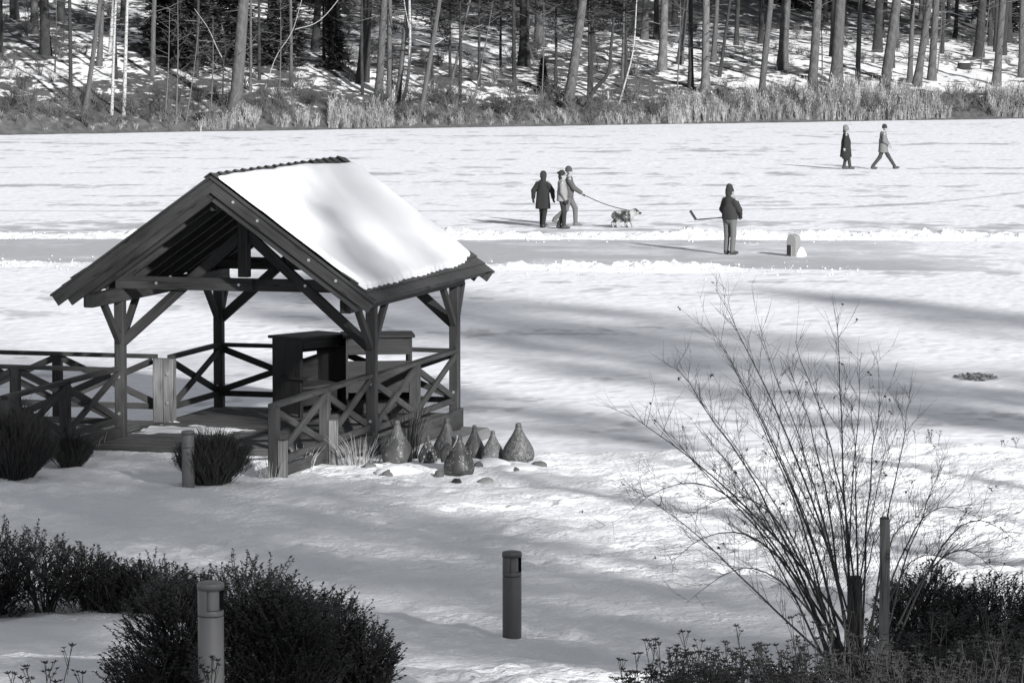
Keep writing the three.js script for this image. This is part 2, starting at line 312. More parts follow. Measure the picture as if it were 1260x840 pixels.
for (const [sx, sz] of [[-1, 1], [1, 1], [-1, -1], [1, -1]]) {
  beam('post', pav, [sx * PW, sz < 0 ? -.3 : sx > 0 ? -.1 : .3, sz * PL], [sx * PW, 2.43, sz * PL], .15, .15, M.timber, [0, 0, 1]);
  for (const b of [-1, 1]) beam('knee_brace', pav, [sx * PW, 1.84, sz * PL + b * .06], [sx * PW, 2.46, sz * PL + b * (b * sz > 0 && sz < 0 ? .42 : .68)], .09, .1, M.timber);
  for (let k = 0; k < 3; k++) bolt(pav, sx * PW, [1.3, .75, 1.9][k], sz * PL + .085);
}
for (const sx of [-1, 1]) beam('wall_plate', pav, [sx * PW, 2.53, ZF - .18], [sx * PW, 2.53, ZB + .15], .16, .2, M.timber);
const rise = RH - EY, slope = Math.hypot(EX, rise), cs = EX / slope, sn = rise / slope;
for (const z of [PL, -PL]) {
  if (z > 0) {
    beam('tie_beam', pav, [-2.0, 2.72, z + .06], [.16, 2.72, z + .06], .09, .19, M.timber);
    beam('tie_beam', pav, [-.5, 2.715, z - .04], [2.0, 2.715, z - .04], .09, .185, M.timber);
    for (const x of [-1.35, -.05, .95]) bolt(pav, x, 2.72, z + (x < .5 ? .115 : .015));
  } else beam('tie_beam', pav, [-2.0, 2.72, z], [2.0, 2.72, z], .12, .19, M.timber);
  beam('king_post', pav, [0, 2.83, z], [0, 4.0, z], .16, .16, M.timber, [0, 0, 1]);
  for (const s of [-1, 1]) beam('scissor_brace', pav, [s * 1.93, 1.83, z - .02], [s * .04, 3.47, z - .02], .08, .15, M.timber, [0, 0, 1]).rotateZ(Math.PI / 2);
}
beam('ridge_beam', pav, [0, 3.98, ZF - .15], [0, 3.98, ZB + .1], .12, .2, M.timber);
const onSlope = (s, along, off) => [s * (along * cs - off * sn * -1) , RH - along * sn + off * cs];   // a point measured down the slope and out along its normal
for (const s of [-1, 1]) {
  const n = [s * sn, cs, 0];
  const pt = (along, off, z) => { const [x, y] = onSlope(s, along, off); return [x, y, z]; };
  for (const z of [3.42, 2.72, 2.02, 1.32, .62, -.08, -.78, -1.48, -2.18, -2.5]) beam('rafter', pav, pt(.05, -.16, z), pt(slope - .12, -.16, z), .09, .16, M.timber, n);
  for (let k = 0; k < 17; k++) { const a = .09 + k * .172; beam('roof_board', pav, pt(a, -.055, ZF - .06), pt(a, -.055, ZB + .06), .168, .025, M.timber, n); }
  // barge boards: an outer board with a narrower capping strip, and a second board set back below it
  for (const z of [ZF, ZB]) {
    const o = z > 0 ? 1 : -1;
    beam('barge_board', pav, pt(s < 0 ? .0 : .0, -.11, z), pt(slope + .06, -.11, z), .04, .17, M.timber, n);
    beam('capping_strip', pav, pt(0, -.008, z + o * .012), pt(slope + .07, -.008, z + o * .012), .075, .03, M.timber, n);
    beam('barge_board', pav, pt(.08, -.24, z - o * .06), pt(slope - .1, -.24, z - o * .06), .05, .12, M.timber, n);
    if (z > 0 && s > 0) for (const a of [.5, .95, 1.9, 2.4]) { const q = pt(a, -.1, z + .022); bolt(pav, q[0], q[1], q[2]); }
  }
  // bitumen shingles, bare along the eave
  const sg = new THREE.BoxGeometry(.235, .012, .3), q = new THREE.Quaternion();
  for (let row = 0; row < 3; row++) for (let k = 0; k < 25; k++) {
    const m = mesh('roof_shingle', sg, M.shingle, pav), a = slope + .03 - row * .17 - .14 + rr(-.012, .012);
    const [x, y] = onSlope(s, a, .004 + row * .014); m.position.set(x, y, ZF - .17 - k * .2466 - (row % 2) * .0);
    _m.makeBasis(new THREE.Vector3(0, 0, -1), new THREE.Vector3(...n), new THREE.Vector3(0, 0, -1).cross(new THREE.Vector3(...n))); q.setFromRotationMatrix(_m); m.quaternion.copy(q); m.rotateX(.06 * (s > 0 ? 1 : -1) * -1 + rr(-.01, .01));
  }
  // eave fascia
  beam('eave_board', pav, pt(slope - .02, -.07, ZF - .07), pt(slope - .02, -.07, ZB + .07), .03, .07, M.timber, n);
  // snow lying on the slope
  const mb = new MB(), na = 84, nz = 170, top = [], bot = [];
  for (let j = 0; j <= nz; j++) for (let i = 0; i <= na; i++) {
    const v = j / nz, u = i / na, z0 = ZF - (s > 0 ? .1 : .45) - .03 * fbm(u * 9, 4 + s, 2), z1 = ZB + .13 + .05 * fbm(u * 14, 8 + s, 3) + .12 * sst(.72, 1, u), z = lerp(z0, z1, v);
    const tab = Math.abs(((z / .2466) % 1 + 1) % 1 - .5) * .05;
    const a0 = .055 + .03 * fbm(z * 2.4, 5, 2) + .09 * sst(0, -2.4, z), a1 = slope - .21 - .12 * sst(-1.2, -2.4, z) + .05 * fbm(z * 3, 2 + s, 3) + .02 * fbm(z * 14, s, 2) + tab;
    const along = lerp(a0, a1, u), e = Math.min(1, Math.min(along - a0, a1 - along) / .11, Math.min(z0 - z, z - z1) / .1);
    const hgt = .012 + (.075 + .018 * fbm(along * 1.2 + 3, z * .9, 3)) * Math.sqrt(clamp(1 - (1 - e) ** 2, 0, 1));
    const [x, y] = onSlope(s, along, hgt - .01 + .022); mb.v(x, y, z, along, z);
  }
  for (let j = 0; j < nz; j++) for (let i = 0; i < na; i++) { const a = j * (na + 1) + i; s > 0 ? mb.quad(a, a + na + 1, a + na + 2, a + 1) : mb.quad(a, a + 1, a + na + 2, a + na + 1); }
  const under = new MB();
  mesh('snow_cover', mb.geo(), M.roofSnow, pav);
}
{ // ridge caps, each lapped over the next so that the ridge line is stepped
  const g = new THREE.BufferGeometry(), mb = new MB(), L = .4;
  for (const [z, lift] of [[-L / 2, .0], [L / 2, .045]]) for (const s of [-1, 0, 1]) { mb.v(s * .1, (s ? -.1 * sn / cs : 0) + lift, z, s * .1, z); mb.v(s * .1, (s ? -.1 * sn / cs : 0) + lift - .015, z, s * .1, z); }
  const id = (e, s, b) => e * 6 + s * 2 + b;
  for (const s of [0, 1]) { mb.quad(id(0, s, 0), id(1, s, 0), id(1, s + 1, 0), id(0, s + 1, 0)); mb.quad(id(0, s, 1), id(0, s + 1, 1), id(1, s + 1, 1), id(1, s, 1)); for (const e of [0, 1]) mb.quad(id(e, s, 0), id(e, s + 1, 0), id(e, s + 1, 1), id(e, s, 1)); }
  for (const s of [0, 2]) mb.quad(id(0, s, 0), id(1, s, 0), id(1, s, 1), id(0, s, 1));
  const geo = mb.geo().toNonIndexed(); geo.computeVertexNormals();
  for (let k = 0; k < 18; k++) { const m = mesh('ridge_cap', geo, M.shingle, pav); m.position.set(rr(-.01, .01), RH + .012, ZF - .2 - k * .345); }
}
// railings: a flat top rail, a low rail and crossed boards between posts
function railSpan(parent, x0, z0, x1, z1, mats, { top = 1.43, low = .62, bottomRail = true, ext = 0 } = {}) {
  const dx = x1 - x0, dz = z1 - z0, L = Math.hypot(dx, dz), ux = dx / L, uz = dz / L, nxp = uz, nzp = -ux, pick1 = () => pick(mats);
  beam('top_rail', parent, [x0 - ux * ext, top - .03, z0 - uz * ext], [x1 + ux * ext, top - .03, z1 + uz * ext], .13, .06, pick1());
  if (bottomRail) beam('bottom_rail', parent, [x0, low, z0], [x1, low, z1], .05, .09, pick1());
  const a = .06, o = .028;
  const A = [x0 + ux * a, z0 + uz * a], B = [x1 - ux * a, z1 - uz * a];
  beam('cross_brace', parent, [A[0] + nxp * o, top - .1, A[1] + nzp * o], [B[0] + nxp * o, low + .06, B[1] + nzp * o], .045, .1, pick1(), [0, 1, 0]);
  beam('cross_brace', parent, [A[0] - nxp * o, low + .06, A[1] - nzp * o], [B[0] - nxp * o, top - .1, B[1] - nzp * o], .045, .1, pick1(), [0, 1, 0]);
}
const railPost = (parent, x, z, y0, y1, mat, w = .13) => beam('rail_post', parent, [x, y0, z], [x, y1, z], w, w, mat, [0, 0, 1]);
// on the deck
railSpan(pav, PW, PL, PW, 0, [M.timber], {}); railSpan(pav, PW, 0, PW, -PL, [M.timber]);
railPost(pav, PW, 0, .2, 1.38, M.timber, .15);
railSpan(pav, -PW, -PL, 0, -PL, [M.timber]); railSpan(pav, 0, -PL, PW, -PL, [M.timber]); railPost(pav, 0, -PL, .2, 1.38, M.timber);
railSpan(pav, -PW, -PL, -PW, .02, [M.timber]);
railPost(pav, -PW, .1, .2, 1.38, M.woodPale, .17); railPost(pav, -PW - .17, .1, .2, 1.38, M.woodPale, .16);
bolt(pav, -PW, 1.15, .2); bolt(pav, -PW, .7, .2);
// entrance railings running forward from the front posts
function entranceRailing(sx, label, mats, stub) {
  const t = thing('entrance_railing', label, 'railing', [...toWorld(sx * PW, 0, PL + .1)], TURN, 'railings either side of the pavilion entrance');
  const zs = [0, 2.1, 4.3], yb = (z) => nearH(...(([a, , b]) => [a, b])(toWorld(sx * PW, 0, PL + .1 + z))) - .25;
  for (let k = 0; k < 2; k++) railSpan(t, 0, zs[k] + (k ? 0 : .05), 0, zs[k + 1], mats, { top: 1.46, low: .66, ext: k ? .06 : 0 });
  for (const k of [1, 2]) railPost(t, 0, zs[k], yb(zs[k]), 1.4, mats[0], .14);
  beam('ground_beam', t, [0, .48, 0], [0, .5, 4.25], .08, .16, mats[0]);
  if (stub) for (const z of [2.1, 4.3]) { const m = beam('rail_post', t, [sx * .13, yb(z), z + .02], [sx * .13, 1.0 - (z > 3 ? .04 : 0), z + .02], .11, .13, M.woodPale, [0, 0, 1]); m.userData.label = 'short pale post bolted beside the taller one'; }
  return t;
}
entranceRailing(1, 'crossed plank railing running forward from the pavilion towards the pear sculptures', [M.timber], true);
entranceRailing(-1, 'crossed plank railing running forward into the dark broom bush', [M.timber], false);
// the jetty leaving to the left
{
  const t = thing('jetty', 'narrow plank jetty with crossed railings leaving the pavilion leftwards', 'jetty', toWorld(-PW, 0, 0), TURN);
  for (let k = 0; k < 30; k++) beam('deck_board', t, [-.22 - k * .162, DECK - .02, 2.1], [-.22 - k * .162, DECK - .02, .05], .15, .04, pick([M.deckA, M.deckB, M.deckC]));
  for (const z of [.0, 2.16]) {
    beam('side_beam', t, [-.1, DECK - .14, z], [-5.1, DECK - .14, z], .08, .2, M.timber);
    const xs = z ? [-.1, -1.7, -3.4, -5.1] : [-.25, -1.9, -3.5, -5.1];
    for (let k = 0; k < 3; k++) { railSpan(t, xs[k], z, xs[k + 1], z, [M.timber], { bottomRail: true }); railPost(t, xs[k + 1], z, -.3, 1.38, M.timber, .14); }
  }
}
// two wooden booths standing on the deck
function booth(label, x, z, turn) {
  const t = thing('seat_booth', label, 'seat', [x, DECK + .004, z], turn, 'wooden box seats in the pavilion');
  const w = 1.05, dp = .62, h = 1.24;                         // opens towards +z
  for (const s of [-1, 1]) {
    beam('side_panel', t, [s * (w / 2 - .02), .05, -.02], [s * (w / 2 - .02), h - .03, -.02], .035, dp - .06, M.booth, [0, 0, 1]);
    beam('corner_post', t, [s * (w / 2 - .03), 0, dp / 2 - .02], [s * (w / 2 - .03), h - .03, dp / 2 - .02], .06, .06, M.booth, [0, 0, 1]);
  }
  beam('roof_panel', t, [-w / 2 - .04, h, .02], [w / 2 + .04, h, .02], dp + .12, .045, M.booth);
  beam('front_fascia', t, [-w / 2 + .06, h - .1, dp / 2], [w / 2 - .06, h - .1, dp / 2], .03, .14, M.booth);
  beam('back_panel', t, [-w / 2 + .04, 1.08, -dp / 2 + .03], [w / 2 - .04, 1.08, -dp / 2 + .03], .03, .26, M.booth);
  beam('back_panel', t, [-w / 2 + .04, .6, -dp / 2 + .03], [w / 2 - .04, .6, -dp / 2 + .03], .03, .5, M.booth);
  beam('back_panel', t, [-w / 2 + .04, .13, -dp / 2 + .03], [w / 2 - .04, .13, -dp / 2 + .03], .03, .22, M.booth);
  beam('seat', t, [-w / 2 + .04, .46, .03], [w / 2 - .04, .46, .03], dp - .02, .05, M.timber);
  beam('armrest', t, [-w / 2 + .02, .62, -.1], [-w / 2 + .02, .62, dp / 2 + .2], .14, .04, M.timber);
  beam('seat_apron', t, [-w / 2 + .06, .3, dp / 2 - .06], [w / 2 - .06, .3, dp / 2 - .06], .03, .26, M.booth);
  return t;
}
booth('dark wooden box seat seen from its open side, nearer the jetty', -3.2, -60.35, .86);
booth('dark wooden box seat with its back turned, behind the right front post', -2.12, -60.5, Math.PI + .1);

// ---------------------------------------------------------------- pear sculptures and stones
function pearTexture(kind) {
  srand(500 + kind); const W = 256, H = 256, a = new Float32Array(W * H);
  const bg = [.07, .04, .085, .03, .06, .09, .11][kind], fg = [.22, .34, .22, .15, .22, .27, .035][kind], n = [420, 130, 260, 380, 420, 700, 1300][kind], sz = [3, 4.4, 3.8, 2.8, 3, 2.7, 2.1][kind];
  for (let k = 0; k < W * H; k++) { const u = (k % W) / W, v = Math.floor(k / W) / H; a[k] = bg * (1 + .5 * fbm(u * 13, v * 13, 3)) * (fbm(u * 3 + kind * 5, v * 4, 3) > .06 ? 1.25 : .85); }
  for (let k = 0; k < n; k++) {                               // glazed chips and dots set into the clay
    const cx = rnd() * W, cy = rnd() * H, r = sz * rr(.6, 1.3), v = fg * rr(.6, 1.2), patch = fbm(cx / 50 + kind * 7, cy / 50, 2);
    if (patch < [-.05, -1, .0, -.15, -.1, -.25, -1][kind]) continue;
    for (let y = -9; y <= 9; y++) for (let x = -9; x <= 9; x++) if (Math.max(Math.abs(x), Math.abs(y)) < r) a[((Math.floor(cy + y) + H) % H) * W + (Math.floor(cx + x) + W) % W] = v;
  }
  return tex(W, H, (i, j) => a[j * W + i], { srgb: true, rx: 2, ry: 1 });
}
function pear(kind, label, x, z, r, h, tilt = 0) {
  const t = thing('pear_sculpture', label, 'sculpture', [x, nearH(x, z) - .03, z], kind * 1.3, 'pear sculptures in the snow');
  t.rotation.z = tilt;
  const prof = [[0, 0], [.6, .0], [.86, .05], [.98, .14], [1, .24], [.94, .36], [.78, .48], [.58, .6], [.4, .71], [.27, .81], [.2, .87], [.18, .91], [.19, .95], [.14, .985], [0, 1.0]];
  const c = new THREE.SplineCurve(prof.map(([a, b]) => new THREE.Vector2(a * r * .93, b * h))), g = new THREE.LatheGeometry(c.getPoints(40).map((q) => new THREE.Vector2(Math.max(0, q.x), q.y)), 32);
  mesh('body', g, new THREE.MeshStandardMaterial({ map: pearTexture(kind), roughness: .55, bumpMap: snowGrain, bumpScale: .004 }), t);
  const neck = new THREE.TorusGeometry(.185 * r, .022 * r, 6, 20); neck.rotateX(Math.PI / 2); neck.translate(0, .9 * h, 0); mesh('neck_ring', neck, M.stone, t);
  return { t, curve: c };
}
pear(0, 'large grey pear sculpture with scattered glazed chips, beside the dry grass', -1.61, -53.6, .235, .64);
pear(1, 'small dark pear sculpture with white dots', -1.17, -53.15, .145, .41);
pear(2, 'pale topped pear sculpture standing behind the jug shaped one', -.93, -54.6, .23, .66);
{
  const { t, curve } = pear(3, 'dark jug shaped sculpture with handle and beaded band', -.72, -52.2, .225, .57);
  const h = new MB(); h.tube([[-.18, .2, .1], [-.2, .34, .1], [-.13, .42, .08], [-.06, .36, .08]], [.045, .05, .05, .03], 8); mesh('handle', h.geo(), M.barkD, t);
  const bead = new THREE.SphereGeometry(.011, 6, 5), parts = [];
  for (let k = 0; k < 44; k++) for (const o of [-.16, .16]) { const u = .14 + .8 * k / 44, q = curve.getPoint(u), a = .2 - 4.0 + Math.sin(u * 5) * .5 + o; const b = bead.clone(); b.translate(Math.cos(a) * q.x * 1.01, q.y, Math.sin(a) * q.x * 1.01); parts.push(b); }
  stuff(mesh('beading', mergeGeometries(parts), M.paleTwig, t)); t.rotation.y = -.5;
}
pear(4, 'slim mottled pear sculpture close behind the jug shaped one', -.53, -53.9, .17, .52);
pear(5, 'narrow white speckled pear sculpture between the jug and the fine dotted one', -.27, -53.6, .17, .46);
pear(6, 'broad fine dotted pear sculpture at the right end of the row', .09, -53.4, .24, .57, -.03);
function stone(label, x, z, sx, sy, sz, sd, mat = M.stone) {
  const g = new THREE.IcosahedronGeometry(1, 3), p = g.attributes.position;
  for (let i = 0; i < p.count; i++) { const k = 1 + .28 * fbm(p.getX(i) * 1.4 + sd * 7, p.getY(i) * 1.4 + p.getZ(i) * 2.1, 3); p.setXYZ(i, p.getX(i) * sx * k, p.getY(i) * sy * k, p.getZ(i) * sz * k); }
  const gg = mergeVertices(g.deleteAttribute('normal').deleteAttribute('uv')); gg.computeVertexNormals();
  const uv = new Float32Array(gg.attributes.position.count * 2); for (let i = 0; i < uv.length / 2; i++) { uv[2 * i] = gg.attributes.position.getX(i); uv[2 * i + 1] = gg.attributes.position.getZ(i) + gg.attributes.position.getY(i); } gg.setAttribute('uv', new THREE.BufferAttribute(uv, 2));
  const m = mesh('stone', gg, mat); m.position.set(x, nearH(x, z) - sy * .12, z); m.rotation.y = sd; return tag(m, label, 'stone', 'stones around the pear sculptures');
}
stone('flat dark stone half under snow below the large grey pear', -1.66, -52.1, .15, .09, .1, 1);
stone('upright rounded stone left of the jug shaped sculpture', -1.0, -51.95, .08, .1, .07, 2);
stone('small oblong dark stone below the jug shaped sculpture', -.75, -51.4, .07, .08, .05, 3, M.barkD);
stone('flat oval stone with snow in front of the narrow speckled pear', -.35, -51.5, .14, .07, .1, 4, M.concrete);
stone('stone tucked against the right foot of the jug sculpture', -.46, -52.6, .07, .07, .07, 5);
stone('small stone right of the broad dotted pear', .38, -53.0, .11, .07, .08, 6);
stone('low stone left of the large grey pear', -1.98, -53.1, .1, .07, .08, 7);
stone('small stone between the narrow and the broad pears', .05, -52.4, .07, .05, .06, 8);
// snow lumps pushed up round the sculptures
for (const [x, z, a, b] of [[-1.55, -52.3, .34, .1], [-.27, -52.75, .26, .13], [-.05, -52.5, .22, .07], [.42, -53.2, .26, .08], [-1.95, -53.3, .24, .07], [-.95, -52.4, .24, .06], [.12, -52.6, .24, .06]]) {
  const g = new THREE.IcosahedronGeometry(1, 3), p = g.attributes.position; for (let i = 0; i < p.count; i++) { const k = 1 + .25 * fbm(p.getX(i) * 1.6 + x * 9, p.getY(i) * 1.6 + p.getZ(i) * 1.3, 3); p.setXYZ(i, p.getX(i) * a * k, p.getY(i) * b * k, p.getZ(i) * a * .8 * k); }
  const gg = mergeVertices(g.deleteAttribute('normal').deleteAttribute('uv')); gg.computeVertexNormals(); const m = mesh('snow_mound', gg, M.roofSnow); m.position.set(x, nearH(x, z) - .02, z); structure(m, 'little heap of snow among the stones');
}

// ---------------------------------------------------------------- bollard lights, stakes
function bollard(label, x, z, tone, h, turn, r = .085) {
  const t = thing('bollard_light', label, 'bollard', [x, nearH(x, z) - .15, z], turn, 'bollard lights along the path'), H = h + .15;
  const mat = new THREE.MeshStandardMaterial({ color: grey(tone), roughness: .5, metalness: .1, bumpMap: snowGrain, bumpScale: .002 });
  const lens = new THREE.MeshStandardMaterial({ color: grey(tone * 1.1), roughness: .35 });
  const pts = [[0, 0], [r, 0], [r, H - .235], [r - .004, H - .232], [r - .004, H - .226], [0, H - .226]].map(([a, b]) => new THREE.Vector2(a, b));
  mesh('shaft', new THREE.LatheGeometry(pts, 40), mat, t);
  const gap = Math.PI * .62;                                   // the head is open on one side for the lamp
  const shell = (y0, y1, ra, th0, th1) => { const g = new THREE.LatheGeometry([[ra - .012, y0], [ra, y0], [ra, y1], [ra - .012, y1], [ra - .012, y0]].map(([a, b]) => new THREE.Vector2(a, b)), 40, th0, th1); return g; };
  const hd = mesh('head', mergeGeometries([shell(H - .222, H - .19, r, 0, Math.PI * 2), shell(H - .1899, H - .055, r, gap / 2, Math.PI * 2 - gap), new THREE.LatheGeometry([[0, H - .19], [r - .012, H - .19]].map(([a, b]) => new THREE.Vector2(a, b)), 32)]), mat, t);
  const cap = new THREE.LatheGeometry([[0, H - .0548], [r + .004, H - .0548], [r + .004, H - .018], [r - .003, H - .008], [r * .6, H - .001], [0, H]].map(([a, b]) => new THREE.Vector2(a, b)), 40); mesh('cap', cap, mat, t);
  mesh('lens', new THREE.LatheGeometry([[r - .028, H - .189], [r - .028, H - .056]].map(([a, b]) => new THREE.Vector2(a, b)), 32), lens, hd);
  return t;
}
bollard('dark grey bollard light standing alone in the open snow', 0, -34, .075, .79, .75);
bollard('grey bollard light in front of the round broom bush', -4.29, -50.6, .14, .76, 2.4);
bollard('pale bollard light among the evergreen shrubs in the foreground', -1.955, -24.7, .14, .8, .75);
function stake(label, x, z, h, r, tone, cap) {
  const t = thing('stake', label, 'post', [x, nearH(x, z) - .3, z], .4), mb = new MB(), H = h + .3;
  const pts = []; for (let k = 0; k <= 8; k++) pts.push([.01 * fbm(k * .6, r * 90, 2), H * k / 8, .01 * fbm(k * .5, r * 50, 2)]);
  mb.tube(pts, [r * 1.02, r, r, r, r, r, r, r, r * .97], 14); mesh('shaft', mb.geo(), wood(tone), t);
  const g = new THREE.LatheGeometry([[r * .97, 0], [r * .9, .012], [0, .018]].map(([a, b]) => new THREE.Vector2(a, b)), 14); g.translate(pts[8][0], H - .001, pts[8][2]); mesh('top', g, M.timber, t);
}
stake('round wooden stake standing beside the bare shrub', 2.67, -27.3, 1.22, .037, .2);
stake('short dark stake hidden among the stems of the bare shrub', 2.6, -28.8, .8, .05, .04);
{ // rough patch of broken crust on the ice
  srand(77); const t = thing('ice_crust', 'rough grey patch of broken ice crust out on the lake', 'ice', [8.45, .01, -69.95]), mb = new MB();
  for (let k = 0; k < 70; k++) { const x = rr(-.36, .36), z = rr(-.55, .55) * Math.sqrt(Math.max(.05, 1 - (x / .38) ** 2)), a = rr(0, 6.3), l = rr(.04, .13), w = rr(.02, .05), y = rr(.0, .03), c = Math.cos(a), s = Math.sin(a); const q = [[-l, -w], [l, -w * .6], [l * .8, w], [-l * .7, w * .8]].map(([u, v], i) => mb.v(x + c * u - s * v, y + (i % 2 ? .05 : .01) * rnd(), z + s * u + c * v, u, v)); mb.quad(...q); }
  stuff(mesh('shard', mb.geo(), M.concrete, t));
}

{ // a patch of trodden snow left on the deck boards by the jetty gap
  const mb = new MB(), n = 60, m = 50, id = [];
  for (let j = 0; j <= m; j++) for (let i = 0; i <= n; i++) {
    const x = -1.95 + i / n * 1.9, z = .15 + j / m * 1.75, g = fbm(x * 1.6 + 4, z * 2.4, 3) + .5 * fbm(x * 1.2, z * 9, 2) - .55 * sst(.3, 1, i / n) - .4 * sst(.55, 1, j / m) + .22;
    mb.v(x, DECK + (g > .02 ? .004 + .03 * sst(0, .5, g) : -.012), z, x, z);
  }
  for (let j = 0; j < m; j++) for (let i = 0; i < n; i++) { const a = j * (n + 1) + i; mb.quad(a, a + n + 1, a + n + 2, a + 1); }
  mesh('snow_patch', mb.geo(), M.roofSnow, pav);
}

// ---------------------------------------------------------------- plants on the near bank
function leafBush(label, x, z, blobs, sprigs, leaf, sd, group) {
  srand(sd); const y0 = nearH(x, z), t = thing('evergreen_shrub', label, 'shrub', [x, y0, z], 0, group), mb = new MB(), st = new MB();
  for (let k = 0; k < sprigs; k++) {
    const b = pick(blobs), [bx, by, bz, rx, ry, rz] = b, th = rr(0, 6.283), cp = rr(-.35, 1), sp = Math.sqrt(1 - cp * cp), rad = Math.pow(rnd(), .22) * (1 + .5 * fbm(th * 1.6 + sd, cp * 3.2, 3));
    const px = bx + rx * sp * Math.cos(th) * rad, py = Math.max(.02, by + ry * cp * rad), pz = bz + rz * sp * Math.sin(th) * rad;
    const ox = sp * Math.cos(th) * .7 + rr(-.4, .4), oy = .65 + rr(-.3, .4), oz = sp * Math.sin(th) * .7 + rr(-.4, .4), ol = Math.hypot(ox, oy, oz), dx = ox / ol, dy = oy / ol, dz = oz / ol;
    const len = rr(.05, .13);
    st.tube([[px - dx * len * 1.6, py - dy * len * 1.6, pz - dz * len * 1.6], [px + dx * len, py + dy * len, pz + dz * len]], [.004, .002], 3, false);
    const nl = 9;
    for (let q = 0; q < nl; q++) {
      const f = q / nl, a = q * 2.4 + k, ca = Math.cos(a), sa = Math.sin(a), L = leaf * rr(.7, 1.25), lift = .1 + .4 * f;
      const lx = ca * (1 - lift) + dx * lift, ly = dy * lift + .25 * rr(-1, 1), lz = sa * (1 - lift) + dz * lift, wl = leaf * .3;
      mb.blade(px + dx * len * f, py + dy * len * f, pz + dz * len * f, lx * L, ly * L, lz * L, -sa * wl, wl * rr(-.5, .5), ca * wl);
    }
  }
  for (const [bx, by, bz, rx, ry, rz] of blobs) for (let k = 0; k < 26; k++) { const th = rr(0, 6.283), e = rr(.3, .95); st.tube([[bx + rr(-.08, .08), -.1, bz + rr(-.08, .08)], [bx + rx * .4 * e * Math.cos(th), by * .6, bz + rz * .4 * e * Math.sin(th)], [bx + rx * e * Math.cos(th), by + ry * rr(-.1, .7), bz + rz * e * Math.sin(th)]], [.012, .008, .003], 4); }
  stuff(mesh('foliage', mb.geo(), M.leaf, t)); stuff(mesh('stem', st.geo(), M.twig, t)); return t;
}
const shrubs = 'evergreen shrubs in the foreground';
leafBush('small leaved evergreen shrub at the left edge behind the snow mound', -4.55, -36.6, [[-.4, .3, 0, .5, .5, .5], [.05, .26, .1, .5, .46, .5], [.5, .2, 0, .42, .36, .45], [.95, .12, .1, .45, .28, .4], [-.6, .1, .3, .5, .4, .4]], 2300, .04, 21, shrubs);
leafBush('low evergreen shrub bridging the left edge shrub and the bollard shrub', -3.55, -36.4, [[-.25, .2, 0, .34, .3, .34], [.15, .2, .1, .36, .32, .34], [.45, .1, .2, .26, .26, .26]], 800, .036, 22, shrubs);
leafBush('broad dark evergreen shrub wrapped round the pale bollard', -1.85, -25.7, [[-.38, .42, -.1, .34, .34, .34], [.05, .5, -.2, .36, .34, .36], [.34, .4, .1, .32, .3, .34], [-.5, .16, .3, .3, .26, .3], [-.1, .15, .2, .4, .3, .34], [.35, .14, .3, .36, .3, .34]], 3000, .034, 23, shrubs);
leafBush('evergreen shrub with ragged top right of the pale bollard', -1.4, -26.4, [[-.25, .42, 0, .28, .3, .3], [.12, .42, .1, .26, .26, .3], [.36, .22, .2, .24, .26, .26], [-.1, .12, .2, .34, .26, .3], [.3, .05, .3, .26, .22, .26]], 1900, .034, 24, shrubs);
leafBush('black evergreen shrub behind the wooden stake at the right edge', 3.75, -30.5, [[-.45, .32, 0, .42, .46, .4], [.1, .26, -.1, .5, .42, .5], [.7, .22, 0, .55, .46, .5], [-.2, .15, .7, .6, .42, .4], [.5, .1, .8, .6, .42, .4], [.1, 0, 1.3, .7, .45, .4]], 5200, .034, 25, shrubs);
leafBush('low dark shrub at the bottom right corner in front of the stake', 3.2, -27.6, [[-.3, .02, 0, .45, .2, .4], [.3, .02, .2, .55, .25, .4], [.0, .0, .6, .6, .18, .4]], 1300, .034, 26, shrubs);

function broomBush(label, x, z, n, h, spread, sd) {
  srand(sd); const t = thing('broom_bush', label, 'bush', [x, nearH(x, z) - .03, z], 0, 'stiff stemmed broom bushes by the pavilion'), mb = new MB();
  for (let k = 0; k < n; k++) {
    const th = rr(0, 6.283), e = Math.pow(rnd(), .6) * spread, H = h * rr(.55, 1.05) * (1 - .35 * (e / spread) ** 2), bx = Math.cos(th) * e * .3 + rr(-.05, .05), bz = Math.sin(th) * e * .3 + rr(-.05, .05), tx = Math.cos(th) * e, tz = Math.sin(th) * e;
    mb.tube([[bx, 0, bz], [lerp(bx, tx, .4), H * .5, lerp(bz, tz, .4)], [tx + rr(-.03, .03), H, tz + rr(-.03, .03)]], [.0055, .0045, .0025], 3, false);
    for (let q = 0; q < 6; q++) { const f = rr(.35, .95), sx = lerp(bx, tx, f * .9), sz = lerp(bz, tz, f * .9), a = th + rr(-1.2, 1.2), l = rr(.08, .2); mb.tube([[sx, H * f, sz], [sx + Math.cos(a) * l * .5, H * f + l * .9, sz + Math.sin(a) * l * .5]], [.004, .002], 3, false); }
  }
  stuff(mesh('stem', mb.geo(), M.broom, t)); return t;
}
broomBush('round spiky broom bush behind the grey bollard light', -4.0, -50.95, 800, .74, .58, 31);
broomBush('big dark broom bush at the left edge in front of the railing', -6.75, -51.6, 1300, .98, .68, 32);
broomBush('small broom tuft at the right foot of the big left bush', -6.15, -53.2, 380, .46, .34, 33);
broomBush('dark broom bush growing behind the left edge bush', -6.9, -53.6, 420, .95, .5, 34);
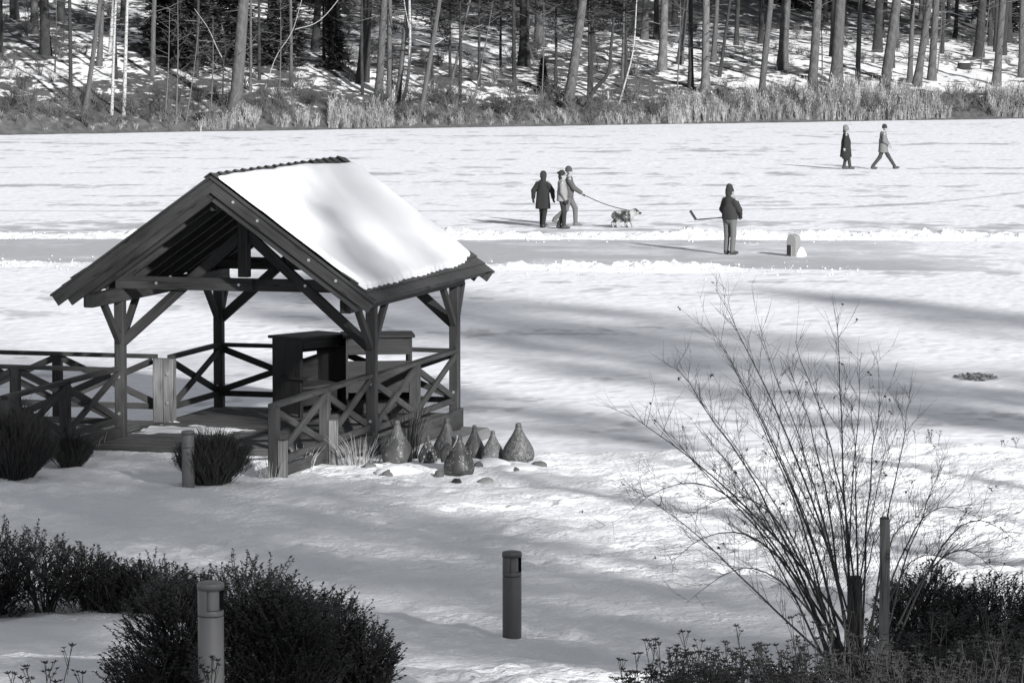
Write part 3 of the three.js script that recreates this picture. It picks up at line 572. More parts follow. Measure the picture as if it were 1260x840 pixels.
function grassTuft(label, x, z, n, h, spread, mat, sd, droop = .3) {
  srand(sd); const t = thing('dry_grass', label, 'grass', [x, nearH(x, z) - .02, z], 0, 'dry grass tufts by the railing'), mb = new MB();
  for (let k = 0; k < n; k++) { const th = rr(0, 6.283), e = spread * Math.sqrt(rnd()), H = h * rr(.5, 1), o = H * droop * rr(.3, 1.4), bx = Math.cos(th) * e, bz = Math.sin(th) * e; mb.tube([[bx, 0, bz], [bx + Math.cos(th) * o * .4, H * .6, bz + Math.sin(th) * o * .4], [bx + Math.cos(th) * o, H, bz + Math.sin(th) * o]], [.005, .004, .0015], 3, false); }
  stuff(mesh('blade', mb.geo(), mat, t));
}
grassTuft('pale dry grass by the mid post of the right railing', -2.95, -53.4, 46, .38, .2, M.dryGrass, 41, .5);
grassTuft('pale dry grass left of the large grey pear', -2.15, -53.9, 80, .45, .28, M.dryGrass, 42, .5);
grassTuft('dry grass at the end post of the right railing', -3.3, -51.9, 34, .3, .15, M.dryGrass, 43, .5);
grassTuft('tall drooping grass clump against the deck behind the large pear', -1.5, -55.1, 90, 1.0, .12, M.weed, 44, .28);
grassTuft('snowy reed stubble seen through the left railing', -6.6, -56.6, 70, .35, .6, M.dryGrass, 45, .3);

// bare shrub in the right foreground: arching stems with fine alternate twigs
{
  srand(61); const bx = 2.55, bz = -28.5, t = thing('bare_shrub', 'tall leafless shrub with arching twigs in the right foreground', 'shrub', [bx, nearH(bx, bz) - .05, bz]), fine = new MB(), buds = new MB();
  function twigs(P, r0, level) {
    const n = P.length;
    for (let i = Math.floor(n * (level ? .25 : .28)); i < n - 1; i++) for (let q = 0; q < (level ? 2 : 3); q++) {
      if (rnd() < (level ? .5 : .25)) continue;
      const A = P[i].clone().lerp(P[i + 1], rnd()), d = P[i + 1].clone().sub(P[i]).normalize(), side = new THREE.Vector3(rr(-1, 1), rr(-.2, .9), rr(-1, 1)).normalize();
      d.multiplyScalar(.75).addScaledVector(side, .75).normalize(); const L = rr(.12, level ? .28 : .62) * (1 - .45 * i / n), pts = [A];
      for (let s = 1; s <= 4; s++) { d.y += .05; d.x += rr(-.1, .1); d.z += rr(-.1, .1); d.normalize(); pts.push(pts[s - 1].clone().addScaledVector(d, L / 4)); }
      const r = Math.max(.0015, r0 * lerp(.32, .2, i / n)); fine.tube(pts, [r, r * .8, r * .65, r * .5, r * .3], 3, false);
      if (!level) twigs(pts, r * 1.3, 1);
      if (rnd() < .035) for (let s = 0; s < 3; s++) { const e = pts[4]; buds.blade(e.x, e.y, e.z, rr(-.03, .03), rr(-.03, .02), rr(-.03, .03), .007, .004, .006); }
    }
  }
  const tips = [[-1.02, 3.0, .1, .013], [-.98, 2.6, -.3, .014], [-.16, 2.8, .2, .013], [.2, 2.4, 0, .012], [.4, 2.25, .3, .011], [-.47, 2.45, -.2, .013], [-.84, 2.3, .4, .012], [-1.38, 2.45, .2, .014], [-1.72, 2.1, 0, .016], [-1.45, 1.95, -.3, .013], [-1.6, 1.55, .3, .012], [-1.4, .95, .1, .013], [-1.25, 1.35, .5, .012], [1.2, 1.15, .3, .012], [1.1, .85, -.2, .012], [.62, 1.7, .1, .012], [-.3, 2.05, .5, .012], [.05, 2.1, -.5, .012], [-.65, 2.0, -.5, .012], [.45, 1.35, .5, .01], [-.9, 1.6, .1, .012], [-.15, 1.7, -.2, .01], [-1.3, .7, .4, .011], [.9, 1.3, 0, .01], [-.55, 1.5, .6, .011], [-1.1, 1.9, -.1, .012], [.2, 1.6, .6, .01], [-.4, 2.6, -.1, .012], [-.75, 2.75, .2, .01], [.05, 2.55, .3, .01], [-1.15, 2.2, .2, .01], [.3, 1.95, -.2, .009], [-.3, 1.4, .3, .009], [-1.75, 1.25, -.2, .01], [-.95, 1.1, .6, .01], [.7, 1.0, .4, .01], [-1.05, 2.7, -.1, .009], [-.6, 2.2, .5, .009]];
  for (const [tx, ty, tz, r] of tips) {
    const P = [], sx = rr(-.16, .16), sz = rr(-.16, .16), n = 14, arch = .22 + .3 * Math.abs(tx) / ty;
    for (let i = 0; i <= n; i++) { const f = i / n, fx = Math.pow(f, 1.0 + (ty > 1.7 ? .35 : -.1)); P.push(new THREE.Vector3(lerp(sx, tx, fx) + .09 * f * fbm(f * 4, tx * 9, 3), ty * (f + (ty < 1.4 ? arch : .05) * Math.sin(f * Math.PI)), lerp(sz, tz, fx) + .09 * f * fbm(f * 4, tz * 9 + tx, 3))); }
    const m = new MB(); m.tube(P, P.map((_, i) => r * .62 * lerp(1.4, .18, i / n)), 6); mesh('stem', m.geo(), M.shrubTwig, t);
    twigs(P, r * .8, 0);
  }
  stuff(mesh('twig', fine.geo(), M.shrubTwig, t)); stuff(mesh('withered_leaf', buds.geo(), M.weed, t));
}
// dried perennials with flat seed heads
function seedHeads(label, spots, sd, hmin, hmax, scale = 1) {
  srand(sd); const st = new MB();
  for (const [x0, x1, z0, z1, n] of spots) for (let k = 0; k < n; k++) {
    const x = rr(x0, x1), z = rr(z0, z1), y = nearH(x, z) - .03, h = lerp(hmin, hmax, rnd() * rnd()) * (.75 + .9 * fbm(x * 3, z * 3, 2)) + .06, lx = rr(-.09, .09), lz = rr(-.08, .08);
    const a = [x, y, z], b = [x + lx * .4, y + h * .55, z + lz * .4], c = [x + lx, y + h, z + lz]; st.tube([a, b, c], [.004, .0035, .0025], 3, false);
    for (let q = 0; q < 3; q++) { const f = rr(.55, .85), s = [lerp(x, c[0], f), y + h * f, lerp(z, c[2], f)], e = [s[0] + rr(-.06, .06), y + h * rr(.9, 1.02), s[2] + rr(-.06, .06)]; st.tube([s, e], [.0025, .002], 3, false); head(e, .017); }
    head(c, .026);
  }
  function head(c, r) { r *= scale; for (let q = 0; q < 7; q++) { const a = q * .9, ca = Math.cos(a), sa = Math.sin(a); st.blade(c[0], c[1] - r * .4, c[2], ca * r * 1.3, r * .7 + rr(-.004, .006), sa * r * 1.3, -sa * r * .35, 0, ca * r * .35); } }
  const m = mesh('dried_perennials', st.geo(), M.weed); stuff(m); m.userData.label = label; m.userData.category = 'plants'; return m;
}
seedHeads('dried perennials with flat dark seed heads under the bare shrub', [[.75, 2.3, -27.4, -26, 200], [1.0, 3.8, -26.6, -25, 420], [2.6, 3.8, -28.2, -26.8, 160]], 71, .1, .62);
seedHeads('a few dried umbels on thin stalks in the bottom left corner', [[-3.1, -2.4, -23.5, -23.1, 13], [-2.08, -1.85, -24.4, -24.2, 9]], 72, .25, .6);
seedHeads('withered weeds on the bank edge behind the bare shrub', [[5.3, 6.5, -57.3, -56.9, 16], [7.3, 7.6, -57.2, -57, 4]], 73, .25, .75, .8);

// ---------------------------------------------------------------- trees
function trunkPts(h, lean, bow, n, sd) { const P = []; for (let i = 0; i <= n; i++) { const f = i / n; P.push(new THREE.Vector3(lean * h * f * (1 - .25 * f) + bow * Math.sin(f * 3) + .06 * fbm(f * 6, sd, 2) * h * .05, h * f, .04 * h * fbm(f * 3, sd + 9, 2))); } return P; }
function needleTuft(mb, x, y, z, L, w, n, flat = .6) { for (let q = 0; q < n; q++) { const a = rr(0, 6.283), e = rr(-.5, .9) * flat, c = Math.cos(a), s = Math.sin(a); mb.blade(x, y, z, c * L, e * L, s * L, -s * w, rr(-w, w) * .5, c * w); } }
function pineCrown(sd, h, r, nb, tufts) {                      // crown geometry, base at y = 0
  srand(sd); const nd = new MB(), br = new MB();
  for (let k = 0; k < nb; k++) {
    const f = Math.pow((k + rnd()) / nb, .8), a = k * 2.4 + rr(-.4, .4), R = r * (1 - .75 * f * f) * rr(.55, 1.1), y = f * h, ex = Math.cos(a) * R, ez = Math.sin(a) * R, ey = y + R * rr(-.05, .45);
    br.tube([[0, y, 0], [ex * .5, y + (ey - y) * .35, ez * .5], [ex, ey, ez]], [.045, .03, .012], 4, false);
    for (let q = 0; q < tufts; q++) { const g = rr(.35, 1.05); needleTuft(nd, ex * g + rr(-.35, .35), lerp(y, ey, g) + rr(-.15, .3), ez * g + rr(-.35, .35), rr(.25, .5), .06, 6); }
  }
  return { nd: nd.geo(), br: br.geo() };
}
const crowns = [pineCrown(81, 8.5, 2.6, 44, 13), pineCrown(82, 7, 2.3, 40, 12), pineCrown(83, 10, 3.0, 52, 13), pineCrown(84, 9, 2.8, 34, 8)];
function pine(label, x, z, ht, r, lean, mat, group, ground, { snags = 6, sides = 10, crownAt = .55, cr = null } = {}) {
  const t = thing('pine_tree', label, 'tree', [x, ground - .15, z], 0, group), P = trunkPts(ht, lean, 0, 12, x * 3.1 + z), mb = new MB();
  mb.tube(P, P.map((_, i) => r * (i === 0 ? 1.5 : 1.08 - .62 * i / 12)), sides); // flared foot
  P.splice(1, 0); mesh('trunk', mb.geo(), mat, t);
  const k = cr ?? Math.floor(rnd() * 3), c = crowns[k], at = P[Math.round(12 * crownAt)], s = (ht * (1 - crownAt) + .4) / [8.5, 7, 10, 9][k];
  const nd = stuff(mesh('crown', c.nd, M.needle, t)); nd.position.copy(at); nd.scale.set(s, s, s); nd.rotation.y = rr(0, 6);
  const b = stuff(mesh('branch', c.br, mat, t)); b.position.copy(at); b.scale.copy(nd.scale); b.rotation.y = nd.rotation.y;
  if (snags) { const sn = new MB(); for (let q = 0; q < snags; q++) { const f = rr(.12, crownAt), i = Math.floor(f * 12), A = P[i].clone().lerp(P[i + 1], f * 12 - i), a = rr(0, 6.283), L = rr(.5, 2.2), d = new THREE.Vector3(Math.cos(a) * L, rr(-.3, .5) * L, Math.sin(a) * L); const M1 = A.clone().addScaledVector(d, .5); M1.y += rr(-.1, .15); const E = A.clone().add(d); sn.tube([A, M1, E], [.028, .02, .006], 4, false); for (let w = 0; w < 3; w++) { const S = M1.clone().lerp(E, rnd()); sn.tube([S, [S.x + rr(-.5, .5), S.y + rr(-.2, .4), S.z + rr(-.5, .5)]], [.01, .004], 3, false); } } stuff(mesh('dead_branch', sn.geo(), M.twigGrey, t)); }
  return t;
}
// trunks across the lake, from left to right by their feet: [x, z, lean, radius, tone, label]
const toneMat = { g: M.barkG, d: M.barkD, l: M.barkL };
const farTrees = [
  [13.78,-213.66,0.094,0.18, 'g', 'slim grey pine leaning right at the left end of the thick reeds'],
  [15.95,-227.38,0.058,0.288, 'g', 'thick flared grey pine up the slope left of the walkers'],
  [16.84,-217.08,0.067,0.252, 'g', 'straight grey pine rising from the reeds left of the fur hat walker'],
  [18.59,-221.14,0.046,0.327, 'g', 'thickest grey pine standing above the fur hat walker'],
  [19.86,-221.78,0.028,0.14, 'g', 'thin grey pine right of the thickest pine above the far walkers'],
  [23.04,-243.22,0.031,0.257, 'd', 'dark upright pine up the slope between the far walkers'],
  [21.04,-218.42,0.14,0.3, 'g', 'stout grey pine leaning right above the striding walker'],
  [23.25,-225.2,0.029,0.143, 'g', 'thin straight pine, left of the close trio right of the walkers'],
  [23.46,-223.58,0.139,0.212, 'g', 'right leaning middle pine of the close trio right of the walkers'],
  [24.73,-227.1,0.04,0.216, 'g', 'upright right hand pine of the close trio near the walkers'],
  [31.46,-273.8,0.043,0.144, 'd', 'thin dark pine on the crest left of the snow capped stump'],
  [29.72,-245.46,0.056,0.285, 'd', 'thick dark pine just right of the snow capped stump'],
  [28.54,-227.26,0.067,0.216, 'g', 'grey pine curving right near the right edge reeds'],
  [35.81,-278.96,0.0,0.324, 'd', 'thick dark pine high on the crest by the right edge'],
  [30.79,-233.16,0.011,0.172, 'g', 'pine trunk cut by the right edge of the picture'],
  [34.12,-285,0.029,0.18, 'g', 'thin grey pine on the crest above the snow capped stump'],
  [15.68,-242.7,0.018,0.154, 'd', 'thin dark pine high up behind the slim leaning reed pine'],
  [19.69,-237.34,0.029,0.15, 'd', 'thin dark pine close behind the thickest pine'],
  [22.99,-232.74,0.012,0.098, 'd', 'very thin dark stem behind the stout leaning pine'],
  [0.13,-211.58,-0.009,0.112, 'd', 'thin dark pine standing alone left of the dark pair mid shore'],
  [0.7,-220.58,0.0,0.279, 'd', 'thick dark pine above the people with the dog'],
  [1.6,-229.96,0.0,0.243, 'g', 'shorter looking thick pine right of and above the dark mid pine'],
  [2.98,-207.92,0.152,0.263, 'g', 'thick leaning pine at the water edge above the leash'],
  [4.36,-213.12,0.018,0.112, 'd', 'thin dark pine close right of the leaning water edge pine'],
  [8.69,-223.0,0.035,0.235, 'l', 'pale pine with broad foot left of the hockey player'],
  [9.87,-227.44,0.105,0.168, 'g', 'grey pine leaning right beside the pale broad footed pine'],
  [10.04,-216.64,0.0,0.137, 'd', 'thin dark pine touching the pale smooth pine'],
  [10.8,-215.38,0.009,0.216, 'l', 'pale smooth pine straight above the hockey player'],
  [11.95,-228.82,0.053,0.145, 'g', 'thin grey pine up the slope right of the pale smooth pine'],
  [11.93,-222.16,0.149,0.094, 'd', 'thin dark pine slanting strongly right of the pale smooth pine'],
  [8.23,-239.84,0.042,0.203, 'g', 'grey pine high up left of the pale broad footed pine'],
  [6.25,-218.14,0.021,0.092, 'g', 'very thin grey stem mid slope by the crooked tree'],
  [4.78,-229.28,0.016,0.169, 'd', 'dark pine high up behind the leaning water edge pine'],
  [9.01,-240.6,0.0,0.152, 'd', 'thin dark pine on the crest left of the pale broad footed pine'],
  [-8.31,-209.82,0.08,0.177, 'd', 'left of two dark pines standing close behind the pavilion ridge'],
  [-7.97,-210.24,0.051,0.133, 'd', 'right of two dark pines standing close behind the pavilion ridge'],
  [-7.15,-205.54,0.074,0.195, 'g', 'grey pine in the cluster directly behind the pavilion ridge'],
  [-6.51,-205.84,-0.008,0.152, 'g', 'middle grey pine of the cluster by the bent birch'],
  [-6.14,-205.0,0.118,0.13, 'g', 'grey pine leaning beside the bent white birch'],
  [-4.9,-201.88,0.192,0.128, 'g', 'strongly leaning grey pine at the water edge right of the bent birch'],
  [-3.57,-206.74,0.266,0.076, 'g', 'thin strongly leaning stem right of the bent birch'],
  [-11.14,-218.72,0.048,0.208, 'd', 'left thick dark pine high behind the long bent limb'],
  [-10.56,-219.1,0.048,0.162, 'd', 'right dark pine high behind the long bent limb'],
  [-11.81,-206.08,0.0,0.087, 'g', 'thin grey pine low behind the long bent limb'],
  [-14.37,-198.72,0.106,0.315, 'g', 'biggest leaning pine of the left shore with shaggy bark'],
  [-22.61,-197.2,0.0,0.104, 'd', 'thin black pine left of the white birches'],
  [-21.77,-195.94,0.171,0.124, 'g', 'slanting grey pine between the black stem and the birches'],
  [-26.65,-215.36,0.0,0.205, 'g', 'grey pine high on the slope in the upper left corner'],
  [-25.26,-208.66,-0.015,0.264, 'd', 'thick dark pine with stubby boughs upper left'],
  [-28.32,-219.98,-0.043,0.209, 'd', 'dark pine cut by the top near the left corner'],
  [-27.37,-206.7,0.014,0.087, 'd', 'thin dark stem at the very left edge'],
  [-16.9,-206.84,0.021,0.087, 'd', 'thin dark stem in front of the dense spruces'],
  [-13.85,-204.1,0.009,0.075, 'g', 'thin grey stem right of the biggest leaning pine'],
  [-16.19,-222.96,0.025,0.165, 'd', 'dark pine high behind the biggest leaning pine'],
  [-25.95,-221.5,0.042,0.21, 'g', 'grey pine high on the slope left of the black stem'],
  [-19.19,-206.1,0.022,0.131, 'g', 'grey pine among the spruces right of the birches'],
  [-22.17,-207.24,0.05,0.131, 'g', 'grey pine on the slope right behind the black stem']
];
srand(301);
for (const [x, z, lean, r, k, label] of farTrees) pine(label + ' across the lake', x, z, rr(15, 20) * (r < .12 ? .7 : 1), r, lean, toneMat[k], 'pines on the far shore', hillH(x, z), { snags: r < .12 ? 5 : 7 });
for (let k = 0, n = 0; k < 400 && n < 62; k++) {               // the wood behind them
  const x = rr(-42, 48), q = rr(26, 85), z = -(shore(x) + q); if (farTrees.some((f) => Math.hypot(f[0] - x, f[1] - z) < 1.4)) continue; n++;
  pine('slender pine deep in the wood on the crest across the lake', x, z, rr(13, 18), rr(.1, .22), rr(-.03, .06), pick([M.barkD, M.barkG, M.barkD]), 'pines deep in the wood', hillH(x, z), { snags: 3, sides: 7, crownAt: rr(.3, .5) });
}
// birches and pale leaning stems
function limbTree(name, label, x, z, stems, mat, cat = 'tree') {
  const t = thing(name, label, cat, [x, hillH(x, z) - .1, z]);
  stems.forEach(([pts, r0, r1], i) => { const c = new THREE.CatmullRomCurve3(pts.map((q) => new THREE.Vector3(...q))), P = c.getPoints(14), mb = new MB(); mb.tube(P, P.map((_, k) => lerp(r0, r1, k / 14)), i ? 5 : 8); mesh(i ? 'limb' : 'trunk', mb.geo(), mat, t); });
  return t;
}
function birchTwigs(t, H, lean, n, sd) { srand(sd); const mb = new MB(); for (let k = 0; k < n; k++) { const f = rr(.3, 1), A = [lean * H * f, H * f, 0], a = rr(0, 6.28), L = rr(.5, 1.8); const v = rr(-.05, .75), L2 = L * (1.2 - .8 * f), B = [A[0] + Math.cos(a) * L2 * .6 + rr(-.1, .1), A[1] + L2 * v * .6, A[2] + Math.sin(a) * L2 * .6], C = [B[0] + Math.cos(a + rr(-.8, .8)) * L2 * .5, B[1] + L2 * rr(-.15, .5), B[2] + Math.sin(a) * L2 * .5]; mb.tube([A, B, C], [.014, .009, .003], 3, false); for (let w = 0; w < 3; w++) { const g = rr(.1, 1), S = [lerp(B[0], C[0], g), lerp(B[1], C[1], g), lerp(B[2], C[2], g)]; mb.tube([S, [S[0] + rr(-.3, .3), S[1] + rr(-.1, .35), S[2] + rr(-.3, .3)]], [.006, .003], 3, false); } } stuff(mesh('twig', mb.geo(), M.twigGrey, t)); }
for (const [label, x, z, lean, r, H, sd] of [['white birch with black flecks, rightmost of the left edge birches', -19.8, -196.4, .05, .11, 14, 1], ['slim white birch close left of the flecked birch', -20.4, -196.2, .055, .09, 13, 2], ['pale birch standing higher up behind the left birches', -22, -210.8, .1, .11, 13, 3]])
  birchTwigs(limbTree('birch_tree', label, x, z, [[[[0, 0, 0], [lean * H * .4 - .05, H * .4, .1], [lean * H, H, 0]], r, r * .4]], M.birch), H, lean, 26, sd);
limbTree('birch_tree', 'bent white birch rising from the reeds among grey trunks', -5.9, -204.5, [[[[0, 0, 0], [.35, 1.4, 0], [.5, 3.5, .1], [.45, 7, 0], [.6, 11, 0]], .1, .04], [[[.47, 4.2, .1], [.2, 5.6, .2], [.1, 7.5, .2]], .035, .01]], M.birch);
limbTree('birch_tree', 'thin leaning white stem below the pine boughs mid shore', 5.8, -210.2, [[[[0, 0, 0], [.35, 1.2, 0], [.8, 3, 0], [1.0, 6, 0]], .06, .03]], M.birch);
limbTree('snag', 'short white dead stump beside the thin leaning stem', 5.2, -209.3, [[[[0, 0, 0], [.02, .4, 0], [0, .9, 0]], .07, .05]], M.birch, 'stump');
limbTree('forked_sapling', 'bare pale sapling forking like antlers by the big leaning pine', -15.06, -200.1, [[[[0, 0, 0], [.05, 1.3, 0], [.1, 2.5, 0]], .05, .035], [[[.1, 2.5, 0], [-.25, 3.2, .1], [-.7, 4.2, .1], [-1.4, 5.2, .1]], .035, .012], [[[.1, 2.5, 0], [.25, 3.0, 0], [.8, 3.7, 0]], .03, .008], [[[.2, 2.9, 0], [.15, 3.6, 0], [0, 4.4, 0]], .02, .006], [[[.05, 2.2, 0], [-.3, 2.3, 0], [-.8, 2.8, 0]], .02, .006]], M.paleTwig);
limbTree('fallen_limb', 'long pale bent limb sweeping upward right of the leaning pine', -13.0, -203, [[[[0, .5, 0], [.6, 2.2, .1], [1.4, 3.4, .2], [1.8, 4.6, .2], [2.6, 7.6, .2]], .028, .012], [[[1.6, 3.6, .2], [2.8, 4.0, .3], [4.2, 5.6, .3], [5.2, 7.4, .3]], .03, .012]], M.paleTwig);
limbTree('fallen_limb', 'pale crooked limb lying level in front of the dark pines', -5.2, -208, [[[[0, 3.0, 0], [1, 2.75, 0], [1.6, 3.1, 0], [2.6, 3.4, 0], [3.6, 3.8, .1]], .035, .015]], M.paleTwig);
limbTree('crooked_tree', 'small crooked dark tree bending over the shore mid picture', 3.9, -208.3, [[[[0, 0, 0], [.5, 1, 0], [1.3, 2, .1], [1.45, 3.4, .1], [1.6, 5, .2]], .14, .06], [[[.5, 1, 0], [.3, 2.2, .2], [.7, 3.4, .3]], .06, .03], [[[1.4, 2.8, .1], [.9, 3.3, .2], [.2, 3.4, .3], [-.4, 4, .3]], .05, .02], [[[1.4, 3.2, .1], [2.2, 3.6, 0], [2.8, 4.4, 0]], .04, .015]], M.barkD);
srand(77);
for (const [label, x, z, H, lean] of [['thin bare sapling right of the white birches', -17.16, -196.6, 7, .02], ['very thin bare sapling close beside the white birches', -17.7, -196.2, 6, .05], ['thin sapling leaning right beside the dark spruces', -16.7, -197, 5.5, .14], ['thin bare sapling left of the big leaning pine on the shore', -15.6, -199.4, 5, .03], ['thin bare sapling amid the reeds right of the big leaning pine', -12.2, -201.5, 6, .02], ['slanting thin sapling near the bent birch', -2.2, -204.5, 6, .2], ['thin upright sapling on the shore mid picture', 1.6, -209, 6, .02], ['slim sapling in front of the pale smooth trunks', 9.2, -215, 6, .03], ['thin sapling low on the slope near the stump', 25.6, -232, 5, .05], ['slim leaning sapling right of the stump', 28.9, -238, 5, .12], ['thin sapling at the left edge on the slope', -24.2, -204, 5, .02], ['thin sapling on the slope behind the walkers', 18.2, -226, 5, -.05]]) {
  const t = limbTree('sapling', label, x, z, [[[[0, 0, 0], [lean * H * .5 + .06, H * .5, .05], [lean * H, H, 0]], .045, .012]], M.twigGrey); birchTwigs(t, H, lean, 30, H * 31 + x);
}
{ // snow capped stump
  const t = thing('tree_stump', 'sawn tree stump with a snow cap on the far slope', 'stump', [27.55, hillH(27.55, -234.9) - .05, -234.9]);
  const mb = new MB(); mb.tube([[0, 0, 0], [0, .12, 0], [0, .42, 0]], [.5, .42, .4], 12); mesh('trunk', mb.geo(), M.barkD, t); const g = new THREE.SphereGeometry(.4, 14, 6, 0, 6.3, 0, 1.5); g.scale(1, .2, 1); g.translate(0, .42, 0); mesh('snow_cap', g, M.roofSnow, t);
}
// conifers with foliage down to the ground
function spruceGeo(sd, h, r, nb, sp) { srand(sd); const nd = new MB(); for (let k = 0; k < nb; k++) { const f = (k + rnd()) / nb, y = h * (.06 + .92 * f), R = r * (1 - f * .92) * rr(.7, 1.15), a = k * 2.4 + rr(-.3, .3), c = Math.cos(a), s = Math.sin(a); for (let q = 0; q < sp; q++) { const g = rr(.15, 1); needleTuft(nd, c * R * g + rr(-.2, .2), y - R * .28 * g * g + rr(-.15, .1), s * R * g + rr(-.2, .2), rr(.25, .5), .085, 5, .5); } } return nd.geo(); }
const spruces = [spruceGeo(91, 9, 2.3, 100, 20), spruceGeo(92, 7, 1.9, 80, 18)];
srand(404);
function spruce(label, x, z, s, k, mat = M.spruce, group = 'spruces on the far slope') {
  const t = thing('spruce_tree', label, 'tree', [x, hillH(x, z) - .2, z], rr(0, 6), group), H = [9, 7][k] * s, mb = new MB(); mb.tube([[0, 0, 0], [0, H * .5, 0], [0, H, 0]], [.16 * s, .1 * s, .02], 7); mesh('trunk', mb.geo(), M.barkD, t);
  const c = stuff(mesh('crown', spruces[k], mat, t)); c.scale.set(s, s, s);
}
spruce('dense dark spruce right of the white birches', -17.3, -208.5, .95, 0); spruce('dense dark spruce just left of the big leaning pine', -15.4, -211, 1.0, 0); spruce('dark spruce peeping between the birches and the first spruce', -19.2, -212.5, .9, 1); spruce('dark spruce right of the big leaning pine', -12.6, -212, .9, 1);
spruce('small dark spruce low behind the bent limb', -9.8, -212.5, .6, 1); spruce('dark bush of spruce beside the leaning dark trunk mid shore', 1.7, -211.6, .3, 1);
for (let k = 0; k < 34; k++) { const x = -44 + k * 2.9 + rr(-1, 1), q = x < 0 ? rr(48, 70) : rr(70, 92); spruce('dark spruce closing the wood along the crest across the lake', x, -(shore(x) + q), rr(.8, 1.25), k % 2, M.spruce, 'spruces closing the wood'); }
for (let k = 0; k < 38; k++) { const x = -8 + k * 1.6 + rr(-.8, .8), q = rr(62, 100); spruce('dark spruce closing the wood along the crest across the lake', x, -(shore(x) + q), rr(.9, 1.4), k % 2, M.spruce, 'spruces closing the wood'); }
// young pines with low boughs, greyer than the spruces
function lowPine(label, x, z, at, k, s) { const t = thing('young_pine', label, 'tree', [x, hillH(x, z) - .15, z], rr(0, 6), 'young pines with low boughs'), mb = new MB(); mb.tube([[0, 0, 0], [.05, at * .6, 0], [0, at + 7 * s, 0]], [.1, .08, .02], 7); mesh('trunk', mb.geo(), M.barkD, t); const c = stuff(mesh('crown', crowns[k].nd, M.needle, t)); c.position.y = at; c.scale.set(s, s, s); const b = stuff(mesh('branch', crowns[k].br, M.barkD, t)); b.position.y = at; b.scale.set(s, s, s); }
lowPine('young pine with feathery boughs above the bent birch', -4.3, -208.5, 3.6, 0, .8); lowPine('young pine with boughs hanging left of the dark trunk pair', -1.8, -211.5, 3.0, 2, .7); lowPine('young pine with boughs hanging over the mid shore trunks', 4.2, -211.5, 3.4, 1, .85); lowPine('young pine with low boughs behind the leaning trunk mid shore', 6.3, -214.5, 2.9, 2, .65); lowPine('young pine overhanging the shore near the grey trunk cluster', -8.0, -206.2, 4.4, 1, .75); lowPine('young pine with low boughs on the left slope', -23.6, -206, 3.6, 1, .6); lowPine('young pine boughs behind the dark pair left of the bent birch', -10.4, -213.5, 2.5, 0, .8); lowPine('young pine with feathery boughs between the leaning water edge trunks', -2.8, -206.5, 4.2, 2, .62); lowPine('young pine with wide boughs high behind the leaning thin stem', -3.4, -213, 2.4, 1, .95); lowPine('young pine with wide boughs just above the leash', 2.4, -213.5, 3.2, 0, .8); lowPine('young pine showing between the dark spruces', -13.6, -207.5, 4.0, 1, .7); lowPine('young pine with boughs above the left birches', -20.9, -203.5, 4.4, 2, .6); lowPine('young pine boughs left of the pale smooth trunks', -.6, -217, 2.0, 1, .8);
